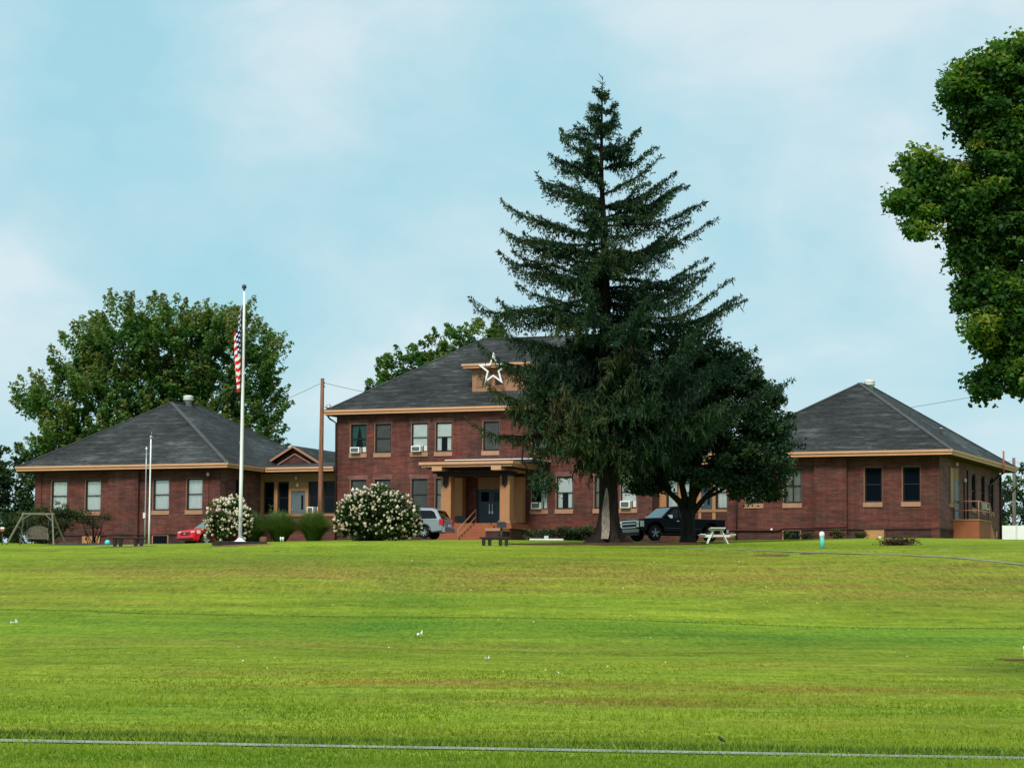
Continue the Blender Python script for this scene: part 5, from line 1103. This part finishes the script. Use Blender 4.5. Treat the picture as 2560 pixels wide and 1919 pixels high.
mb = MB(); mb.bar((.06, 0, 7.5), (.42, -.1, 7.62), .03); mb.lathe([(.03, 7.70), (.10, 7.66), (.18, 7.55), (.20, 7.49), (.12, 7.44), (.02, 7.42)], (.42, -.1, 0), 14); mb.build('yard_lamp', 'metal_galv', up_)
mb = MB(); mb.lathe([(.03, 0), (.05, .03), (.03, .09)], (.14, -.05, 8.85), 8); mb.lathe([(.03, 0), (.05, .03), (.03, .09)], (.14, -.05, 8.65), 8); mb.build('insulator', 'metal_dark', up_)
rx, ry = 39.3, 214; rp = pole_thing('utility_pole', 'grey wooden utility pole with a yard light behind the right wing', 'utility pole', rx, ry, 8.6, .17, .12, 'pole_grey')
# set its height from the ground there
mb = MB(); mb.tube([(.12, 0, 6.85), (.3, 0, 6.98), (.46, -.1, 6.9)], .035, 8); mb.lathe([(.04, 7.10), (.14, 7.05), (.26, 6.88), (.28, 6.78), (.16, 6.7), (.03, 6.66)], (.66, -.1, .15), 14); mb.build('yard_lamp', 'metal_galv', rp)
def wire(label, a, b, sag, r=.012):
    a, b = Vector(a), Vector(b); mb = MB(); mb.tube([a.lerp(b, s/16)-Vector((0, 0, sag*4*(s/16)*(1-s/16))) for s in range(17)], r, 5); q = mb.build('overhead_wire', 'metal_dark'); tag(q, label, 'wire')
zt = g(ux, uy)+8.85
wire('overhead wire running from the left utility pole towards the maple', (ux-.1, uy, zt-.05), (-25, 185, 14.6), .5); wire('overhead wire running from the left utility pole to the main roof', (ux+.14, uy, zt), (-3.0, 165.5, 15.7), .25)
zt2 = g(rx, ry)+8.3; wire('overhead wire between the right utility pole and the right wing roof', (rx-.15, ry, zt2), (24, 175, 13.2), .6); wire('overhead wire going off right from the right utility pole', (rx+.15, ry, zt2-.1), (70, 225, zt2+.5), .5)
wire('overhead wire crossing the sky between right wing roof and near tree', (18, 180, 15.45), (37, 180, 18.8), .12, .014); wire('faint overhead wire at the far left edge above the dark tree', (-80, 230, 17.3), (-36, 240, 15.6), .5, .016)

# ------------------------------------------------------------------ garden furniture and small things
def bench(label, x, y, rz, L, mat_top, mat_leg, h=.45):
    t = thing('garden_bench', label, 'bench', (x, y, g(x, y)), rz, 'backless benches on the lawn'); mb = MB(); mb.box(-L/2, L/2, -.22, .22, h-.07, h); mb.build('seat', mat_top, t, bevel=.015)
    for s in (-1, 1):
        for q in (-.14, .14):
            mb = MB(); c = s*L*.27; c2 = s*(L*.27)+q
            mb.hexa([(c2-.07, -.17, -.03), (c2+.07, -.17, -.03), (c2+.07, .17, -.03), (c2-.07, .17, -.03), (c2-.09, -.19, h-.075), (c2+.09, -.19, h-.075), (c2+.09, .19, h-.075), (c2-.09, .19, h-.075)]); mb.build('leg', mat_leg, t)
bench('dark backless bench on the lawn in front of the left wing', -18.97, 136, .03, 1.9, 'bench_wood', 'stone_dark', .46)
bench('dark backless bench on the lawn in front of the porch steps', -.74, 128.5, -.02, 1.45, 'bench_wood', 'stone_dark', .40)
def grill():
    x, y = -.46, 134; t = thing('charcoal_grill', 'black charcoal grill box on a post behind the right bench', 'grill', (x, y, g(x, y)), .1)
    mb = MB(); mb.tube([(0, 0, -.05), (0, 0, .75)], .04, 10); mb.build('post', 'metal_dark', t)
    mb = MB(); mb.box(-.22, .22, -.2, .2, .76, .80); mb.box(-.22, -.19, -.2, .2, .80, 1.0); mb.box(.19, .22, -.2, .2, .80, 1.0); mb.box(-.19, .19, .17, .2, .80, 1.06); mb.box(-.19, .19, -.2, -.17, .80, .98); mb.build('firebox', 'metal_dark', t)
    mb = MB()
    for k in range(9): mb.bar((-.18+k*.045, -.2, 1.01), (-.18+k*.045, .2, 1.01), .012)
    mb.bar((.2, -.15, 1.03), (.34, -.15, 1.06), .02); mb.build('grate', 'metal_galv', t)
grill()
def swing():
    x, y = -26.7, 154.8; t = thing('garden_swing', 'weathered wooden A-frame garden swing at the left end of the lawn', 'garden swing', (x, y, g(x, y)+.02), .10); H = 1.78
    x0, x1 = -.78, .78; mb = MB(); b = lambda p, q, w=.085, h=None: mb.bar(p, q, w, h)
    b((x0-.15, 0, H-.04), (x1+.12, 0, H-.04), .09, .11)
    for s, xx in ((-1, x0), (1, x1)):
        b((xx, -.02, H), (xx+s*.52-.35, -.95, -.05)); b((xx, .02, H), (xx+s*.52+.25, .95, -.05)); b((xx+s*.21-.15, -.40, .98), (xx+s*.21+.12, .40, .98), .06)
        b((xx+s*.10-.1, -.2, 1.35), (xx-s*.40, 0, H-.06), .05)
    mb.build('frame', 'grey_wood', t)
    mb = MB()
    nb_ = 15
    for k in range(nb_):
        xx = -.52+1.04*k/(nb_-1); top = .92+.16*math.sin(math.pi*(k+.5)/nb_); mb.bar((xx, .12, .42), (xx, .30, top), .058, .02, 0, (0, 1, 0))
    for k in range(6): mb.box(-.55, .55, -.32+k*.075, -.26+k*.075, .40, .42, 0)
    mb.bar((-.56, .13, .46), (.56, .13, .46), .04); mb.bar((-.56, .24, .80), (.56, .24, .80), .03)
    mb.box(-.56, .56, -.34, -.32, .30, .41)
    st_ = mb.build('swing_seat', 'seat_wood', t)
    for s in (-1, 1):
        mb = MB(); mb.bar((s*.58, -.34, .64), (s*.58, .26, .66), .07, .035); mb.bar((s*.58, -.30, .24), (s*.58, -.30, .63), .05); mb.bar((s*.58, .2, .3), (s*.58, .27, .65), .05); mb.build('armrest', 'grey_wood', st_)
        mb = MB(); mb.tube([(s*.58, -.28, .64), (s*.60, 0, H-.08)], .014, 5); mb.tube([(s*.58, .26, .66), (s*.60, 0, H-.08)], .014, 5); mb.build('chain', 'metal_dark', st_)
swing()
def picnic():
    x, y = 9.86, 131.2; t = thing('picnic_table', 'white picnic table with attached benches beside the forked tree', 'picnic table', (x, y, g(x, y)+.0), .62-math.pi/2+.95); L = 1.5
    mb = MB()
    for k in range(5): mb.box(-.36+k*.147, -.36+k*.147+.135, -L/2, L/2, .71, .75)
    mb.build('tabletop', 'white_worn', t)
    for s in (-1, 1):
        mb = MB(); mb.box(s*.72-.13, s*.72-.005, -L/2, L/2, .40, .44); mb.box(s*.72+.005, s*.72+.13, -L/2, L/2, .40, .44); mb.build('bench_seat', 'white_worn', t)
    for q in (-.5, .5):
        for s in (-1, 1):
            mb = MB(); mb.bar((s*.16, q, .70), (s*.50, q, -.03), .05, .10, 0, (0, 1, 0)); mb.build('leg', 'white_worn', t)
        mb = MB(); mb.bar((-.82, q+.055, .37), (.82, q+.055, .37), .04, .09); mb.bar((-.34, q+.055, .67), (.34, q+.055, .67), .04, .07); mb.build('crossbar', 'white_worn', t)
picnic()
x, y = 13.95, 123; t = thing('bollard', 'teal pipe post with a white cap standing on the lawn', 'bollard', (x, y, g(x, y)-.05)); mb = MB(); mb.tube([(.03, 0, 0), (0, 0, .62)], [.085, .1], 16); mb.build('post', 'teal', t); mb = MB(); mb.lathe([(.103, .60), (.118, .62), (.118, .74), (.09, .80), (.04, .83)], (0, 0, 0), 16); mb.build('cap', 'white', t)
x, y = -20.8, 141.5; mb = MB(); pf = [(.005, 0)]+[(.145*math.sin(math.pi*k/14), .145-.145*math.cos(math.pi*k/14)) for k in range(1, 14)]+[(.005, .29)]; mb.lathe(pf, (0, 0, 0), 22); q = mb.build('play_ball', 'turquoise'); q.location = (x, y, g(x, y)); tag(q, 'turquoise play ball on the lawn left of the left bench', 'ball')
x, y = 13.6, 72.5; t = thing('marker_post', 'short white post with a cap at the right edge of the lawn', 'post', (x, y, g(x, y)-.05)); mb = MB(); mb.tube([(0, 0, 0), (0, 0, .36)], .075, 16); mb.build('post', 'white_worn', t); mb = MB(); mb.lathe([(.078, .30), (.092, .31), (.092, .40), (.06, .44)], (0, 0, 0), 16); mb.build('cap', 'white', t)
x, y = 1.95, 150.3; mb = MB(); mb.hexa([(-.95, -.09, 0), (.95, -.09, 0), (.95, .09, 0), (-.95, .09, 0), (-.92, -.06, .09), (.92, -.06, .09), (.92, .06, .09), (-.92, .06, .09)]); q = mb.build('parking_stop', 'white_worn', bevel=.02); q.location = (x, y, g(x, y)+.04); q.rotation_euler = (0, 0, -.05); tag(q, 'white parking stop lying beside the low hedge', 'parking stop')
x, y = 2.2, 151; mb = MB(); mb.box(-.12, .12, -.1, .1, 0, .26); q = mb.build('utility_box', 'white_worn', bevel=.02); q.location = (x-.25, y, g(x, y)+.03); tag(q, 'small white box standing behind the parking stop', 'box')
def branch_pile():
    x, y = 17.9, 125.5; t = thing('brush_pile', 'heap of dead brown branches lying on the right lawn', 'branches', (x, y, g(x, y))); rd = random.Random(5); mb = MB()
    for k in range(46):
        a = Vector((rd.uniform(-.75, .4), rd.uniform(-.3, .3), rd.uniform(.02, .18))); b = a+Vector((rd.uniform(-.5, .6), rd.uniform(-.3, .3), rd.uniform(-.05, .30))); mb.tube([a, (a+b)/2+Vector((0, 0, .05)), b], [.018, .013, .005], 5)
    mb.tube([(.1, 0, .22), (.45, -.05, .30), (.75, -.08, .16), (.92, -.1, .0)], [.03, .025, .018, .01], 6); mb.build('branch', 'bark_dark', t)
    n = 900; c = np.stack([RNG.normal(-.2, .33, n), RNG.normal(0, .16, n), np.abs(RNG.normal(.0, .13, n))+.02], 1); V, F, T = leaf_quads(c, unit(RNG.normal(size=(n, 3))), .12, .06, .45+.2*RNG.normal(size=n)); np_mesh('dead_leaves', V, F, 'dry_brown', t, T)
branch_pile()
def fence():
    x0, y0 = 30.2, 177.5; t = thing('panel_fence', 'low white panel fence at the right edge beyond the right wing', 'fence', (x0, y0, g(x0, y0)), -.05)
    for k in range(4):
        mb = MB(); mb.box(k*1.25+.06, k*1.25+1.19, -.03, .03, .0, 1.72); mb.build('panel', 'white', t)
        mb = MB(); mb.box(k*1.25-.06, k*1.25+.055, -.06, .06, 0, 1.75); mb.build('fence_post', 'white_worn', t)
fence()
x, y = -27.9, 150.5; t = thing('bird_feeder', 'small red and white feeder on a pole at the left edge', 'bird feeder', (x, y, g(x, y))); mb = MB(); mb.tube([(0, 0, 0), (0, 0, .75)], .02, 8); mb.build('pole', 'metal_dark', t); mb = MB(); mb.box(-.10, .10, -.1, .1, .75, .88); mb.build('tray', 'red_plastic', t, bevel=.02); mb = MB(); mb.box(-.11, .11, -.11, .11, .88, .99); mb.build('lid', 'white', t, bevel=.03)
x, y = -12.1, 145; t = thing('ground_spotlight', 'pair of small white spotlights at the foot of the ornamental grass', 'light', (x, y, g(x, y)));
for s in (-.06, .06):
    mb = MB(); mb.tube([(s, 0, 0), (s, 0, .1)], .015, 6); mb.lathe([(.03, .1), (.05, .12), (.05, .26), (.03, .28)], (s, 0, 0), 10); mb.build('lamp', 'white', t)
# litter and a bird on the lawn
def scrap(label, x, y, s, seed):
    rd = np.random.default_rng(seed); mb = MB(); P = []; n = 5
    for j in range(n):
        for i in range(n): P.append((s*(i/(n-1)-.5), s*.7*(j/(n-1)-.5), .015+abs(rd.normal())*s*.28))
    mb.add(P, [[j*n+i, j*n+i+1, (j+1)*n+i+1, (j+1)*n+i] for j in range(n-1) for i in range(n-1)]); q = mb.build('paper_scrap', 'white'); q.location = (x, y, g(x, y)+.03); tag(q, label, 'litter')
scrap('crumpled white paper scrap in the middle of the lawn', -2.75, 82.0, .26, 1); scrap('small white paper scrap near the left edge of the lawn', -15.6, 86.5, .22, 2); scrap('tiny white paper scrap on the lower middle lawn', -.6, 71.5, .12, 3)
x, y = 3.2, 41.6; t = thing('small_bird', 'small dark bird standing at the edge of the pavement', 'bird', (x, y, g(x, y)+.05), 2.4); t.scale = (.7, .7, .7)
mb = MB(); mb.tube([(-.10, 0, .05), (-.05, 0, .065), (0, 0, .085), (.04, 0, .11), (.06, 0, .135), (.08, 0, .145), (.115, 0, .14)], [.008, .022, .036, .032, .022, .02, .002], 10); mb.build('body', 'black_plastic', t)
mb = MB(); mb.tube([(0, .012, .06), (.005, .012, -.02)], .004, 5); mb.tube([(0, -.012, .06), (.005, -.012, -.02)], .004, 5); mb.build('legs', 'black_plastic', t)
n = 70; cx = RNG.uniform(-12, 20, n); cy = RNG.uniform(62, 118, n); keep = (cx > -9) | (RNG.random(n) < .3); cx, cy = cx[keep], cy[keep]; n = len(cx)
c = np.stack([cx, cy, gz(cx, cy)+.05], 1); V, F, T = leaf_quads(c, unit(RNG.normal(size=(n, 3))*.4+np.array([0, -.8, .8])), .03+.04*RNG.random(n), .03+.025*RNG.random(n), .75+.1*RNG.normal(size=n)); q = np_mesh('clover_flowers', V, F, 'blossom', None, T); tag(q, 'white clover flowers dotted over the lawn', 'flowers', kind='stuff')

# ------------------------------------------------------------------ grass blades
def blades(name, label, X, Y, hgt, wid, mat, tb, lo=.10):
    n = len(X); Z = gz(X, Y); a = RNG.random(n)*np.pi; s = np.stack([np.cos(a), np.sin(a)*.6, 0*a], 1)*wid[:, None]; ln = RNG.normal(size=(n, 2))*.45
    b = np.stack([X, Y, Z-.005], 1); tip = b+np.stack([ln[:, 0]*hgt, ln[:, 1]*hgt, hgt], 1)
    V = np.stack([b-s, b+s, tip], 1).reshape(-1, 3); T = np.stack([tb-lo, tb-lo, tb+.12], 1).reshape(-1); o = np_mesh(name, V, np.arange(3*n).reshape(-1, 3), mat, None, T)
    for k, q in zip(('dry', 'lush'), lawn_fields(X, Y)): o.data.attributes.new(k, 'FLOAT', 'POINT').data.foreach_set('value', np.repeat(q, 3).astype(np.float32)); tag(o, label, 'grass', kind='stuff')
u = RNG.random(230000); Y = 30.5+62*u**2.0
X = (RNG.random(len(Y))-.5)*(Y*.44+3)
p1 = vnoise(X, Y, .9, .38, 1); p2 = vnoise(X, Y, 2.6, 1.1, 2); p3 = vnoise(X, Y, 9, 4, 3); p4 = vnoise(X, Y, .35, .2, 4)
tb = .55+.5*(p1-.5)+.42*(p2-.5)+.3*(p3-.5)+.25*(p4-.5)+.08*RNG.normal(size=len(X))
pv = (np.abs(Y-(40.05-.245*X)) > .42-.25*p4) & (RNG.random(len(X)) < 1-.9*ss((Y-48)/40)) & (RNG.random(len(X)) < .35+.65*p1); X, Y, tb, p1, p2 = X[pv], Y[pv], tb[pv], p1[pv], p2[pv]
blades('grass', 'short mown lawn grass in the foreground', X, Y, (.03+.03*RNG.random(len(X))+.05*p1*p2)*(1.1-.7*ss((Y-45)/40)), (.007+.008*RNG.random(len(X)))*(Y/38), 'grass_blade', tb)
n = 9000; X = (RNG.random(n)-.5)*22; off_ = np.where(RNG.random(n) < .7, RNG.normal(1.75, .09, n), RNG.normal(.60, .08, n)); Y = 40.0-.245*X+off_+.2*np.sin(X*.9)
n2 = 1800; X2 = (RNG.random(n2)-.5)*46; Y2 = 90.9-.15*X2+RNG.normal(0, .28, n2)+.5*np.sin(X2*.4); HG = np.concatenate([np.full(n, 1.), np.full(n2, .55)]); X = np.concatenate([X, X2]); Y = np.concatenate([Y, Y2])
blades('rank_grass', 'darker unmown grass along the pavement edge and the lawn ledge', X, Y, HG*(.06+.07*RNG.random(len(X))), .012+.012*RNG.random(len(X)), 'grass_rank', .42+.22*RNG.normal(size=len(X)))

# ------------------------------------------------------------------ world, sun, camera
W = bpy.data.worlds.new('World'); S.world = W; W.use_nodes = True; nt = W.node_tree; nt.nodes.clear(); h = N(nt)
EL, AZ = R(44), R(-20)    # sun behind the viewer, veiled by thin cloud
sky = h.n('ShaderNodeTexSky'); sky.sky_type = 'NISHITA'; sky.sun_disc = False; sky.sun_elevation = EL
sd = Vector((math.sin(AZ)*math.cos(EL), -math.cos(AZ)*math.cos(EL), math.sin(EL)))
sky.sun_rotation = math.atan2(sd.x, sd.y)
b1 = h.n('ShaderNodeBackground'); b1.inputs[1].default_value = .09; h.l(sky.outputs[0], b1.inputs[0])
tc_ = h.n('ShaderNodeTexCoord').outputs['Generated']; cm = h.map(tc_, (1.0, 1.0, 1.9), (0.3, .1, .25))
n1 = h.noise(cm, 3.2, 6, .52, .35); n2 = h.noise(cm, 9.0, 5, .55, .3)
f = h.math('ADD', h.math('MULTIPLY', n1, .85), h.math('MULTIPLY', n2, .85)); f = h.math('SUBTRACT', f, .335)
wv = h.n('ShaderNodeVectorMath', operation='ADD'); h.l(tc_, wv.inputs[0])
wn_ = h.n('ShaderNodeTexNoise'); wn_.inputs['Scale'].default_value = 7; wn_.inputs['Detail'].default_value = 4; h.l(tc_, wn_.inputs['Vector'])
wsc = h.n('ShaderNodeVectorMath', operation='MULTIPLY_ADD'); h.l(wn_.outputs['Color'], wsc.inputs[0]); wsc.inputs[1].default_value = (.11, .11, .11); wsc.inputs[2].default_value = (-.055, -.055, -.055); h.l(wsc.outputs[0], wv.inputs[1])
for az_, el_, wd_, am in ((-9, 10.5, 4.2, -.16), (-3.5, 8.5, 4, -.10), (5.5, 9.0, 4, -.10), (-10, 13, 2.6, .07), (-4.5, 13.2, 4.5, .24), (5, 13, 5, .22), (-1, 11.2, 3.2, .08), (9, 11.5, 3, .07), (-10.4, 7.6, 1.8, .13), (7.5, 9.2, 2.2, .08), (-3.5, 6, 3.5, .09), (2, 12.0, 2.5, .06), (-60, 30, 30, .1), (50, 40, 25, -.1), (160, 30, 40, .1)):
    a_, e_ = R(az_), R(el_); dv_ = h.n('ShaderNodeVectorMath', operation='DISTANCE'); h.l(wv.outputs[0], dv_.inputs[0]); dv_.inputs[1].default_value = (math.sin(a_)*math.cos(e_), math.cos(a_)*math.cos(e_), math.sin(e_))
    f = h.math('ADD', f, h.math('MULTIPLY', h.mr(dv_.outputs['Value'], 0, R(wd_), 1, 0), am))
cl = h.ramp(f, [(.32, (.395, .720, .825)), (.46, (.480, .760, .855)), (.57, (.575, .800, .88)), (.70, (.73, .87, .925))])
sp = h.n('ShaderNodeSeparateXYZ'); h.l(tc_, sp.inputs[0])
cl = h.mix(h.mr(sp.outputs[2], -.02, .12, .55, 0), cl, (.52, .755, .85))
b2 = h.n('ShaderNodeBackground'); b2.inputs[1].default_value = 1.0; h.l(cl, b2.inputs[0])
mx = h.n('ShaderNodeMixShader'); mx.inputs[0].default_value = .88; h.l(b1.outputs[0], mx.inputs[1]); h.l(b2.outputs[0], mx.inputs[2])
ow = h.n('ShaderNodeOutputWorld'); h.l(mx.outputs[0], ow.inputs[0])
sl = bpy.data.lights.new('sun', 'SUN'); sl.energy = 3.5; sl.angle = R(15); sl.color = (1, .95, .86); so = bpy.data.objects.new('sun', sl); COL.objects.link(so)
so.rotation_euler = (-sd).to_track_quat('-Z', 'Y').to_euler(); so.location = (-20, 100, 60)

cam = bpy.data.cameras.new('camera'); co = bpy.data.objects.new('camera', cam); COL.objects.link(co); S.camera = co
f_px, pitch, roll = 6850.7, R(5.238186), .007444
cam.sensor_width = 36; cam.lens = 36*f_px/2560; cam.clip_start = .5; cam.clip_end = 4000
c_, s_ = math.cos(roll), math.sin(roll); cp, sp_ = math.cos(pitch), math.sin(pitch)
right = Vector((c_, -s_*sp_, s_*cp)); upv = Vector((-s_, -c_*sp_, c_*cp)); fw = Vector((0, cp, sp_))
M = Matrix((right, upv, -fw)).transposed().to_4x4(); M.translation = Vector((0, 0, 1.65)); co.matrix_world = M
S.view_settings.view_transform = 'Standard'; S.view_settings.look = 'None'; S.view_settings.exposure = 0; S.view_settings.gamma = 1
